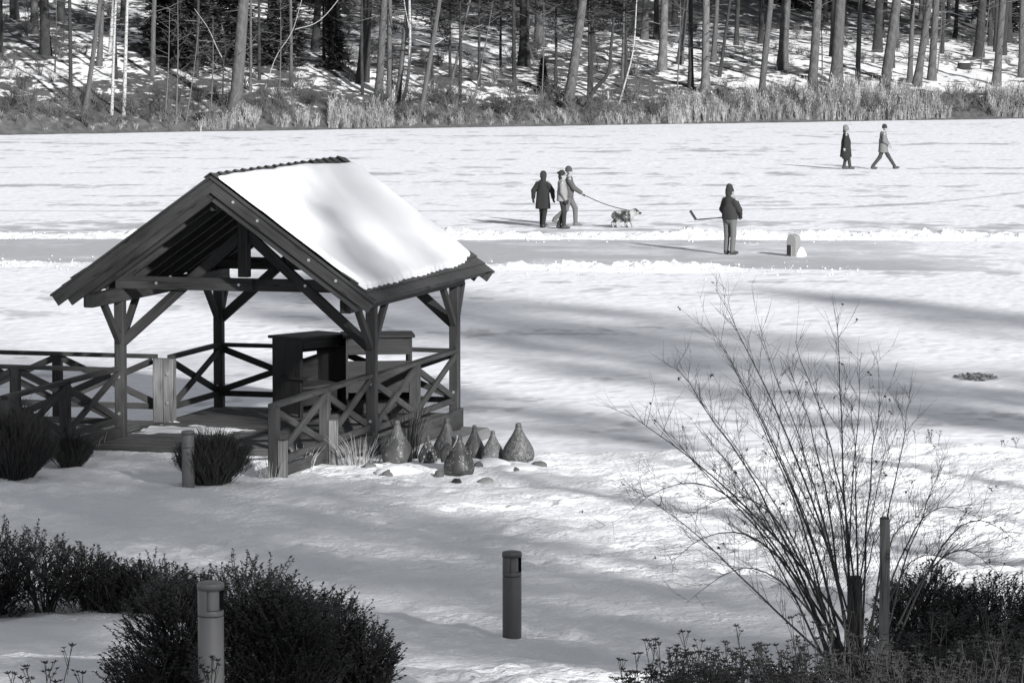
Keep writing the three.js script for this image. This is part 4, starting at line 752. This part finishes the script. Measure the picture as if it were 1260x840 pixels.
// undergrowth and reeds: beyond counting
{
  srand(505); const bush = new MB();
  for (let k = 0; k < 16; k++) { const a = rr(0, 6.28), L = rr(.6, 1.6), o = rr(.2, .8); const A = [rr(-.15, .15), 0, rr(-.15, .15)], B = [A[0] + Math.cos(a) * o * .4, L * .55, A[2] + Math.sin(a) * o * .4], C = [A[0] + Math.cos(a) * o, L, A[2] + Math.sin(a) * o]; bush.tube([A, B, C], [.016, .012, .005], 3, false); for (let q = 0; q < 5; q++) { const f = rr(.3, .95), S = [lerp(A[0], C[0], f), L * f, lerp(A[2], C[2], f)]; bush.tube([S, [S[0] + rr(-.35, .35), S[1] + rr(.05, .4), S[2] + rr(-.35, .35)]], [.009, .004], 3, false); } }
  const n = 1000, inst = new THREE.InstancedMesh(bush.geo(), M.twigGrey, n), o = new THREE.Object3D(), col = new THREE.Color();
  for (let k = 0; k < n; k++) { const x = rr(-34, 38), q = k >= 720 ? rr(.1, 3) : k < 300 ? rr(.2, 5) : rr(4, 40) * (x > 8 ? 1.3 : 1), z = -(shore(x) + q), s = k >= 720 ? rr(.18, .42) : rr(.35, .95) * (x > 8 && k >= 300 ? .6 : 1); o.position.set(x, hillH(x, z) - .05, z); o.rotation.y = rr(0, 6.28); o.scale.set(s * 1.2, s, s * 1.2); o.updateMatrix(); inst.setMatrixAt(k, o.matrix); inst.setColorAt(k, col.copy(grey(rr(.6, 1.7)))); }
  inst.name = 'undergrowth'; stuff(inst); inst.userData.label = 'tangle of bare undergrowth along the far shore'; inst.userData.category = 'undergrowth'; inst.castShadow = inst.receiveShadow = true; scene.add(inst);
  const rb = new MB(); for (let k = 0; k < 5; k++) { const a = k * 1.3, x = rr(-.06, .06), z = rr(-.06, .06), h = rr(.7, 1), l = rr(-.12, .12); rb.tube([[x, 0, z], [x + l * .4, h * .6, z], [x + l, h, z + rr(-.06, .06)]], [.009, .007, .003], 3, false); rb.blade(x + l * .3, h * .4, z, Math.cos(a) * .16, .3, Math.sin(a) * .1, .006, 0, .006); if (k % 2) rb.blade(x + l * .9, h * .95, z, .04, .12, .02, .012, 0, .008); }
  const spots = [[13, 22.5, .2, 5.5, 1500, 1.75], [22.5, 24.5, .2, 2, 160, 1.4], [27, 31, .2, 4, 650, 1.7], [8.5, 13, .2, 4, 560, 1.3], [4.5, 9, .2, 2.5, 130, .8], [-9.5, -6.2, .2, 2.5, 360, 1.4], [-6, -1, .2, 1.6, 150, .8], [-16, -13, .2, 2, 160, .95], [-12.3, -10, .2, 2, 110, .8], [-1, 4.5, .2, 1.5, 70, .7], [-27, -16, .2, 2, 110, .5], [31, 38, .2, 4, 400, 1.6], [-34, -27, .2, 2, 160, .8]];
  const total = spots.reduce((a, s) => a + s[4], 0), reed = new THREE.InstancedMesh(rb.geo(), M.reed, total); let id = 0;
  for (const [x0, x1, q0, q1, m, h] of spots) for (let k = 0; k < m; k++) { const x = rr(x0, x1), q = lerp(q0, q1, Math.pow(rnd(), 1.3)), z = -(shore(x) + q), s = h * rr(.35, 1.15) * (.7 + .7 * fbm(x / .9, q / 2 + 3, 2)); o.position.set(x, hillH(x, z) - .05, z); o.rotation.set(rr(-.1, .1), rr(0, 6.28), rr(-.1, .1)); o.scale.set(1.2, s, 1.2); o.updateMatrix(); reed.setMatrixAt(id, o.matrix); reed.setColorAt(id++, col.copy(grey(rr(.35, 1.6)))); }
  reed.name = 'reeds'; stuff(reed); reed.userData.label = 'belt of dry pale reeds along the far shoreline'; reed.userData.category = 'reeds'; reed.castShadow = reed.receiveShadow = true; scene.add(reed);
}
// tall pines on the near bank to the right of and behind the viewpoint; their shade falls over the lawn and the ice
srand(606);
for (const [x, z, ht, r, cr, ca] of [[10, 0, 18, .26, 3, .32], [13.5, 1, 19, .28, 2, .35], [17, 0, 18, .27, 3, .32], [19.5, -3, 17, .25, 0, .33], [16, -5, 15, .24, 3, .35], [21, 8, 22, .3, 3, .4], [25, -28, 24, .27, 0, .42], [29, -28, 24, .27, 2, .42], [38, -29, 22, .2, 1, .6], [16.4, -12, 17.5, .27, 3, .38], [14, -10, 18, .24, 3, .4], [17, -31, 15, .2, 1, .62], [11.1, -29.8, 12, .16, 3, .55], [14, 9, 21, .3, 3, .4], [11.5, -4, 15, .24, 3, .35]]) pine('tall pine on the near bank right of the view, shading the lawn', x, z, ht, r, rr(-.02, .03), M.barkG, 'pines on the near bank', nearH(x, z), { snags: 5, sides: 10, cr, crownAt: ca });

// leafless trees on the near bank, out of the picture to the right; their twigs thin the sun on the pavilion roof
function bareTree(label, x, z, H, R, n, sd) {
  srand(sd); const t = thing('bare_tree', label, 'tree', [x, nearH(x, z) - .15, z], 0, 'leafless trees on the near bank'), P = trunkPts(H * .8, .02, 0, 10, sd), mb = new MB(), br = new MB();
  mb.tube(P, P.map((_, i) => .2 * (i === 0 ? 1.4 : 1.05 - .8 * i / 10)), 10); mesh('trunk', mb.geo(), M.barkG, t);
  for (let k = 0; k < n; k++) {
    const f = rr(.68, 1), A = P[Math.min(9, Math.floor(f * 10))].clone(), a = k * 2.4, L = R * rr(.6, 1.1), E = A.clone().add(V(Math.cos(a) * L, L * rr(.4, 1), Math.sin(a) * L)), Q = A.clone().lerp(E, .5); Q.y -= .1 * L; br.tube([A, Q, E], [.04, .028, .012], 5, false);
    for (let q = 0; q < 16; q++) { const S = A.clone().lerp(E, rr(.25, 1)), T = S.clone().add(V(rr(-.8, .8), rr(0, .9), rr(-.8, .8))); br.tube([S, T], [.016, .007], 3, false); for (let w = 0; w < 4; w++) { const U = S.clone().lerp(T, rr(.3, 1)); br.tube([U, [U.x + rr(-.4, .4), U.y + rr(0, .4), U.z + rr(-.4, .4)]], [.009, .004], 3, false); } }
  }
  stuff(mesh('crown', br.geo(), M.twigGrey, t));
}
bareTree('leafless tree on the near bank right of the view', 16.5, -20, 24, 3.4, 22, 11); bareTree('leafless tree on the near bank right of the view', 19, -21, 22, 3.2, 16, 12);

// ---------------------------------------------------------------- people and the dog
function cone(p, [ax, ay, az], [bx, by, bz], ra, rb) {        // distance to a tapered capsule
  const dx = bx - ax, dy = by - ay, dz = bz - az, px = p[0] - ax, py = p[1] - ay, pz = p[2] - az, t = clamp((px * dx + py * dy + pz * dz) / (dx * dx + dy * dy + dz * dz + 1e-9), 0, 1);
  return Math.hypot(px - dx * t, py - dy * t, pz - dz * t) - lerp(ra, rb, t);
}
const smin = (a, b, k) => { const h = Math.max(k - Math.abs(a - b), 0) / k; return Math.min(a, b) - h * h * k * .25; };
function blobGeo(bones, { k = .05, cut = null, N = 44, squash = null } = {}) {   // bones: [a, b, ra, rb]
  const lo = [9, 9, 9], hi = [-9, -9, -9];
  for (const [a, b, ra, rb] of bones) for (const [q, r] of [[a, ra], [b, rb]]) for (let i = 0; i < 3; i++) { lo[i] = Math.min(lo[i], q[i] - r - .05); hi[i] = Math.max(hi[i], q[i] + r + .05); }
  const c = lo.map((v, i) => (v + hi[i]) / 2), e = lo.map((v, i) => (hi[i] - v) / 2 * N / (N - 4));
  const mc = new MarchingCubes(N, M.snow, false, false, 150000); mc.isolation = 0; const p = [0, 0, 0], h = N / 2;
  for (let z = 0; z < N; z++) for (let y = 0; y < N; y++) for (let x = 0; x < N; x++) {
    p[0] = c[0] + (x - h) / h * e[0]; p[1] = c[1] + (y - h) / h * e[1]; p[2] = c[2] + (z - h) / h * e[2];
    let d = 9; for (const b of bones) { const w = cone(p, b[0], b[1], b[2], b[3]); d = d > 8 ? w : smin(d, w, b[4] ?? k); }
    if (cut) d = Math.max(d, cut(p)); mc.field[x + y * N + z * N * N] = -d;
  }
  mc.update(); const n = mc.count, g = new THREE.BufferGeometry(), q = new Float32Array(n * 3);
  for (let i = 0; i < n; i++) for (let a = 0; a < 3; a++) q[i * 3 + a] = c[a] + mc.positionArray[i * 3 + a] * e[a];
  g.setAttribute('position', new THREE.BufferAttribute(q, 3)); const m = mergeVertices(g, 1e-4); m.computeVertexNormals(); return m;
}
const cloth = (v) => new THREE.MeshStandardMaterial({ color: grey(v), roughness: .95 });
const skin = new THREE.MeshStandardMaterial({ color: grey(.26), roughness: .6 });
const hairMat = cloth(.02), shoeMat = new THREE.MeshStandardMaterial({ color: grey(.03), roughness: .6 });
// one figure; local +z is forwards, +x its left. legs/arms: [joint, joint, joint]
function person(label, pos, turn, o) {
  const t = thing('person', label, 'person', pos, turn), s = o.size || 1, H = o.head || [0, 1.6, .02], N = [0, 1.47, 0];
  const face = V(Math.sin(o.look || 0), 0, Math.cos(o.look || 0)), f = (a, b, c) => [H[0] + face.z * a + face.x * c, H[1] + b, H[2] - face.x * a + face.z * c];
  const head = [[f(0, .035, -.01), f(0, .05, -.02), .092, .088], [f(0, -.04, .02), f(0, -.085, .035), .07, .05], [f(0, .0, .085), f(0, -.025, .105), .014, .018], [f(.085, -.01, -.01), f(.087, -.04, 0), .018, .014], [f(-.085, -.01, -.01), f(-.087, -.04, 0), .018, .014], [f(-.02, -.062, .078), f(.02, -.062, .078), .012, .012], [[H[0], H[1] - .08, H[2] - .01], N, .055, .06]];
  const skel = [[N, [0, 1.1, 0], .08, .1], [[0, 1.1, 0], [0, .93, 0], .11, .12], ...o.arms.flatMap(([a, b, c]) => [[a, b, .045, .036], [b, c, .036, .026], [N, a, .05, .045]]), ...o.legs.flatMap(([a, b, c]) => [[a, b, .075, .05], [b, c, .05, .035], [[0, .93, 0], a, .1, .08]])];
  const parts = [blobGeo(skel, { k: .03, N: 46 }), blobGeo(head, { k: .022, N: 40 })];
  for (const [, el, wr] of o.arms) parts.push(hand(el, wr, o.gloves ? .004 : 0));
  const body = mesh('body', mergeGeometries(parts.map((g) => { g = g.clone(); for (const k of Object.keys(g.attributes)) if (k !== 'position' && k !== 'normal') g.deleteAttribute(k); return g; })), skin, t);
  // eyes
  const eye = new THREE.SphereGeometry(.011, 8, 6), ey = [-1, 1].map((q) => { const e = eye.clone(); e.translate(...f(q * .034, .008, .076)); return e; }); mesh('eyes', mergeGeometries(ey), hairMat, t);
  const J = o.jacket, torso = [[[0, 1.38, -.01], [0, 1.1, .01], .13, .15 * (J.w || 1)], [[-.08, 1.36, 0], [.08, 1.36, 0], .09, .09], ...[-1, 1].map((q) => [[q * .06, 1.12, 0], [q * .07, J.hem + .02, J.swing || 0], .14 * (J.w || 1), J.flare])];
  for (const [a, b, c] of o.arms) torso.push([[a[0] * .84, a[1] - .045, a[2]], b, .088, .075, .04], [b, [lerp(b[0], c[0], .93), lerp(b[1], c[1], .93), lerp(b[2], c[2], .93)], .075, .062, .03]);
  const jk = mesh('jacket', blobGeo(torso, { k: .06, cut: (p) => (Math.abs(p[0]) < .24 && J.hem > p[1] && Math.abs(p[2]) < .3 ? J.hem - p[1] : -1), N: 56 }), J.mat, t);
  const col = [[[0, 1.43, -.02], [0, 1.475, -.015], .08, .074]]; mesh('collar', blobGeo(col, { N: 24 }), J.collar || J.mat, jk);
  mesh('trousers', blobGeo([[[0, .98, 0], [0, .9, 0], .125, .13], ...o.legs.flatMap(([a, b, c]) => [[a, b, .1, .074], [b, [c[0], c[1] + .02, c[2]], .074, .062], [[0, .92, 0], a, .12, .1]])], { k: .04, N: 50 }), o.trousers, t);
  o.legs.forEach(([, , c], i) => { const [fy, up] = (o.feet || [[0, 0], [0, 0]])[i], dx = Math.sin(fy), dz = Math.cos(fy); mesh('shoe', blobGeo([[[c[0] - dx * .04, c[1] - .035, c[2] - dz * .04], [c[0] + dx * .1, c[1] - .045 + up * .5, c[2] + dz * .1], .045, .042], [[c[0] + dx * .1, c[1] - .045 + up * .5, c[2] + dz * .1], [c[0] + dx * .165, c[1] - .05 + up, c[2] + dz * .165], .042, .034], [c, [c[0], c[1] - .03, c[2]], .052, .05]], { k: .03, N: 26, cut: (p) => up || c[1] > .12 ? -1 : .0 - p[1] }), o.shoeMat || shoeMat, t); });
  if (o.hat) mesh('hat', blobGeo(o.hat(f), { k: .04, N: 30, cut: o.hatCut ? o.hatCut(f) : null }), o.hatMat, t);
  if (o.hair) mesh('hair', blobGeo(o.hair(f), { k: .05, N: 32 }), hairMat, t);
  if (o.gloves) o.arms.forEach(([, el, wr]) => mesh('glove', hand(el, wr, .012), cloth(.02), t));
  t.scale.setScalar(s); return t;
}
function hand(el, wr, fat) {                                   // palm, four unequal bent fingers and a thumb leaving the side of the palm
  const d = V(wr[0] - el[0], wr[1] - el[1], wr[2] - el[2]).normalize(), side = V(0, 0, 1).cross(d); if (side.length() < .2) side.set(1, 0, 0).addScaledVector(d, -d.x); side.normalize(); const nrm = side.clone().cross(d), fwd = nrm;   // fingers spread along fwd
  const at = (l, s, n) => [wr[0] + d.x * l + fwd.x * s + side.x * n, wr[1] + d.y * l + fwd.y * s + side.y * n, wr[2] + d.z * l + fwd.z * s + side.z * n], b = [];
  for (const s of [-.024, -.008, .008, .024]) b.push([at(-.01, s * .6, 0), at(.075, s, 0), .018 + fat, .015 + fat]);
  [[-.03, .058], [-.01, .072], [.011, .078], [.031, .07]].forEach(([s, L]) => { b.push([at(.08, s, .002), at(.08 + L * .5, s, -.006), .0095 + fat * .7, .009 + fat * .7, .006], [at(.08 + L * .5, s, -.006), at(.08 + L * .85, s, -.026), .009 + fat * .7, .0078 + fat * .7, .006]); });
  b.push([at(.015, .022, 0), at(.055, .052, -.012), .014 + fat, .012 + fat, .012], [at(.055, .052, -.012), at(.085, .056, -.024), .012 + fat, .009 + fat, .008]);
  return blobGeo(b, { k: .012, N: 36 });
}
const cap = (f) => [[f(0, .06, -.025), f(0, .09, -.03), .108, .1]], capCut = (f) => { const q = f(0, .015, 0)[1]; return (p) => q - p[1]; };
const L0 = (s, x = .09) => [s * x, .9, 0];
// woman walking away in a black coat
person('person walking away in a black thigh length coat, arms slightly out', [.93, .0, -115.5], Math.PI - .35, {
  size: .965, look: .5, arms: [[[.2, 1.4, 0], [.3, 1.15, -.03], [.33, .92, .03]], [[-.2, 1.4, 0], [-.29, 1.15, .04], [-.31, .93, .08]]], legs: [[L0(1), [.07, .5, .1], [.06, .09, .05]], [L0(-1), [-.05, .5, .02], [-.07, .1, -.16]]], feet: [[0, 0], [0, .0]],
  jacket: { hem: .6, flare: .17, mat: cloth(.014) }, trousers: cloth(.012), hair: (f) => [[f(0, .06, -.03), f(0, .08, -.03), .108, .1], [f(0, -.02, -.06), f(0, -.14, -.07), .09, .075]], gloves: true
});
// man in a pale jacket, nearer of the pair
person('person in pale grey jacket and dark trousers walking beside the dog walker', [1.5, 0, -115.0], Math.PI / 2, {
  size: .985, look: -.3, arms: [[[.2, 1.4, 0], [.24, 1.14, -.02], [.24, .93, .1]], [[-.2, 1.4, 0], [-.25, 1.13, .0], [-.24, .9, .1]]], legs: [[L0(1), [.08, .5, .06], [.08, .1, -.1]], [L0(-1), [-.08, .5, .06], [-.08, .09, .05]]],
  jacket: { hem: .84, flare: .17, mat: cloth(.2) }, trousers: cloth(.02), hat: (f) => [...cap(f), [f(0, .06, -.08), f(0, .1, -.15), .04, .035]], hatCut: null, hatMat: cloth(.02), hair: (f) => [[f(0, -.02, -.06), f(0, -.12, -.04), .085, .08]], gloves: true
});
// man with the leash
const handPos = [0, .95, .47];
person('person in dark grey jacket and knitted cap holding the dog leash', [1.72, 0, -116.3], Math.PI / 2, {
  size: 1.02, arms: [[[.2, 1.4, 0], [.26, 1.14, -.08], [.25, .93, -.02]], [[-.19, 1.4, .02], [-.23, 1.15, .14], [-.18, 1.0, .36]]], legs: [[L0(1), [.08, .52, .19], [.07, .09, .2]], [L0(-1), [-.08, .5, -.08], [-.08, .2, -.42]]], feet: [[0, .0], [0, -.05]],
  jacket: { hem: .86, flare: .14, mat: cloth(.07) }, trousers: cloth(.095), hat: cap, hatCut: capCut, hatMat: cloth(.045), shoeMat: new THREE.MeshStandardMaterial({ color: grey(.1), roughness: .7 })
});
// hockey player seen from behind
person('person in black jacket and grey trousers standing with a hockey stick', [5.87, 0, -103.5], Math.PI - .75 + Math.PI * 0, {
  size: 1.06, look: -.2, arms: [[[.2, 1.4, 0], [.27, 1.15, .02], [.26, .93, .2]], [[-.2, 1.4, 0], [-.27, 1.14, .05], [-.14, 1.0, .24]]], legs: [[L0(1, .1), [.11, .5, .03], [.12, .1, 0]], [L0(-1, .1), [-.1, .5, .02], [-.1, .1, -.02]]], feet: [[.25, 0], [-.2, 0]],
  jacket: { hem: .9, flare: .15, mat: cloth(.022), w: 1.12 }, trousers: cloth(.1), hat: (f) => [[f(0, .05, -.03), f(0, .12, -.035), .112, .085], [f(0, .14, -.04), f(0, .17, -.06), .05, .03]], hatMat: cloth(.02), hair: (f) => [[f(0, -.02, -.06), f(0, -.07, -.06), .088, .08]], gloves: true
});
// far couple
person('person in long black coat and grey fur hat on the far ice', [13.38, 0, -154.2], Math.PI / 2, {
  size: .98, arms: [[[.2, 1.4, 0], [.26, 1.15, 0], [.25, .93, .04]], [[-.2, 1.4, 0], [-.27, 1.14, -.04], [-.26, .9, -.06]]], legs: [[L0(1), [.08, .5, .12], [.07, .09, .18]], [L0(-1), [-.08, .5, .0], [-.08, .1, -.08]]],
  jacket: { hem: .5, flare: .235, w: 1.25, mat: cloth(.014) }, trousers: cloth(.03), hat: (f) => [[f(0, .06, -.02), f(0, .1, -.03), .125, .12]], hatMat: cloth(.14), hair: (f) => [[f(0, -.02, -.07), f(0, -.1, -.07), .08, .07]]
});
person('person striding in a grey coat and black cap on the far ice', [14.88, 0, -154.2], Math.PI / 2, {
  size: 1.02, arms: [[[.2, 1.38, .02], [.25, 1.13, .12], [.23, .93, .26]], [[-.2, 1.38, .02], [-.26, 1.12, .0], [-.22, 1.0, .16]]], legs: [[L0(1), [.08, .53, .2], [.07, .1, .46]], [L0(-1), [-.08, .48, -.14], [-.08, .1, -.42]]], feet: [[0, .02], [0, 0]], head: [0, 1.59, .07],
  jacket: { hem: .66, flare: .19, w: 1.12, mat: cloth(.13), collar: cloth(.5) }, trousers: cloth(.035), hat: cap, hatCut: capCut, hatMat: cloth(.02)
});
{ // hockey stick, held across the body
  const t = thing('hockey_stick', 'black hockey stick pointing left from the standing player', 'hockey stick', [0, 0, 0]), mb = new MB();
  mb.tube([[6.1, 1.03, -103.72], [5.6, .98, -103.72], [4.98, .93, -103.72]], [.016, .016, .016], 8); mesh('shaft', mb.geo(), M.woodBlack, t);
  const g = new THREE.BoxGeometry(.3, .07, .018); const m = mesh('blade', g, M.woodBlack, t); m.position.set(4.89, 1.05, -103.72); m.rotation.z = -1.0;
}
// dog
{
  const t = thing('dog', 'shaggy black and white patched dog walking on a leash', 'dog', [3.35, 0, -115.5], Math.PI / 2), s = .98;
  const B = [[[0, .45, .2], [0, .43, -.02], .2, .19], [[0, .43, -.02], [0, .45, -.26], .19, .185], [[0, .5, .25], [0, .6, .4], .15, .12], [[0, .61, .44], [0, .59, .48], .115, .1, .03], [[0, .575, .52], [0, .54, .63], .055, .042, .03],
    [[.06, .67, .44], [.085, .61, .43], .028, .016, .02], [[-.06, .67, .44], [-.085, .61, .43], .028, .016, .02], [[0, .36, .2], [0, .36, -.2], .1, .08],
    ...[1, -1].flatMap((q) => [[[q * .07, .42, .2], [q * .075, .22, .2 + q * .1], .095, .06], [[q * .075, .22, .2 + q * .1], [q * .075, .05, .22 + q * .13], .055, .045, .02], [[q * .075, .04, .22 + q * .13], [q * .075, .035, .28 + q * .13], .036, .03, .02],
      [[q * .07, .42, -.26], [q * .075, .27, -.2 - q * .08], .12, .07], [[q * .075, .27, -.2 - q * .08], [q * .075, .17, -.34 - q * .08], .065, .05, .02], [[q * .075, .17, -.34 - q * .08], [q * .075, .05, -.3 - q * .08], .05, .042, .02], [[q * .075, .04, -.3 - q * .08], [q * .075, .035, -.23 - q * .08], .035, .03, .02]]), [[0, .5, -.36], [0, .42, -.42], .05, .03]];
  const g = blobGeo(B, { k: .06, N: 84 }), p = g.attributes.position, c = new Float32Array(p.count * 3);
  for (let i = 0; i < p.count; i++) { const x = p.getX(i), y = p.getY(i), z = p.getZ(i), n = fbm(z * 6 + 3, y * 6 + x * 3 + 1, 3) + (y < .2 ? -.3 : 0) + (z > .26 && z < .44 && y < .62 ? -.6 : 0) + (z > .45 && y > .58 ? .2 : 0), k = n > .1 ? .02 : n > -.08 ? .08 : .28; c[i * 3] = c[i * 3 + 1] = c[i * 3 + 2] = k; const fr = .012 * fbm(z * 40, y * 40 + x * 30, 2); p.setXYZ(i, x * (1 + fr * 4), y + fr * .6, z + fr); }
  g.setAttribute('color', new THREE.BufferAttribute(c, 3)); g.computeVertexNormals();
  mesh('body', g, new THREE.MeshStandardMaterial({ color: 0xffffff, vertexColors: true, roughness: 1 }), t);
  const n = new THREE.SphereGeometry(.022, 8, 6); n.translate(0, .555, .67); mesh('nose', n, hairMat, t);
  const cl = new THREE.TorusGeometry(.098, .012, 6, 18); cl.rotateX(-.9); cl.translate(0, .55, .33); mesh('collar', cl, hairMat, t); t.scale.setScalar(.8);
  const lz = -115.5, mb = new MB(), A = [2.14, .97, -116.1], E = [3.62, .5, -115.5], P = []; for (let k = 0; k <= 12; k++) { const f = k / 12; P.push([lerp(A[0], E[0], f), lerp(A[1], E[1], f) - .07 * Math.sin(f * Math.PI), lerp(A[2], E[2], f)]); }
  mb.tube(P, [.013], 5); const r = mesh('leash', mb.geo(), M.woodBlack); tag(r, 'dark leash sloping from the walker hand to the dog', 'leash');
}
{ // small box goal with a rounded top, snow heaped behind it
  const t = thing('box_goal', 'small pale box goal with rounded top and black panel for its shaded mouth on the rink', 'goal', [7.55, 0, -102.9], -.55);
  const white = new THREE.MeshStandardMaterial({ color: grey(.2), roughness: .8 }), pale = new THREE.MeshStandardMaterial({ color: grey(.4), roughness: .85 });
  const sh = new THREE.Shape(); sh.moveTo(-.24, 0); sh.lineTo(-.24, .42); sh.absarc(-.02, .42, .22, Math.PI, .5 * Math.PI, true); sh.lineTo(.1, .6); sh.absarc(.1, .46, .14, Math.PI / 2, 0, true); sh.lineTo(.24, 0); sh.closePath();
  const bodyG = new THREE.ExtrudeGeometry(sh, { depth: .3, bevelEnabled: true, bevelSize: .015, bevelThickness: .015, bevelSegments: 2, curveSegments: 10 }); bodyG.translate(0, 0, -.15); mesh('body', bodyG, white, t);
  beam('crossbar', t, [-.22, .35, .185], [.12, .35, .185], .03, .035, white); beam('upright', t, [.02, 0, .185], [.02, .34, .185], .035, .035, white, [0, 0, 1]);
  beam('mouth_shade_panel', t, [-.12, .02, .171], [-.12, .33, .171], .22, .012, M.woodBlack, [0, 0, 1]);  // black board standing in for the shade inside the mouth; the body is solid
  const g = new THREE.IcosahedronGeometry(1, 4), p = g.attributes.position; for (let i = 0; i < p.count; i++) { const k = 1 + .22 * fbm(p.getX(i) * 2.2, p.getY(i) * 2.2 + p.getZ(i), 3); p.setXYZ(i, p.getX(i) * .2 * k, p.getY(i) * .24 * k, p.getZ(i) * .24 * k); } const gg = mergeVertices(g.deleteAttribute('normal').deleteAttribute('uv')); gg.computeVertexNormals(); const m = mesh('heaped_snow', gg, M.roofSnow, t); m.position.set(.34, .02, -.1); t.scale.set(.55, .92, .85);
}
renderer.render(scene, camera);
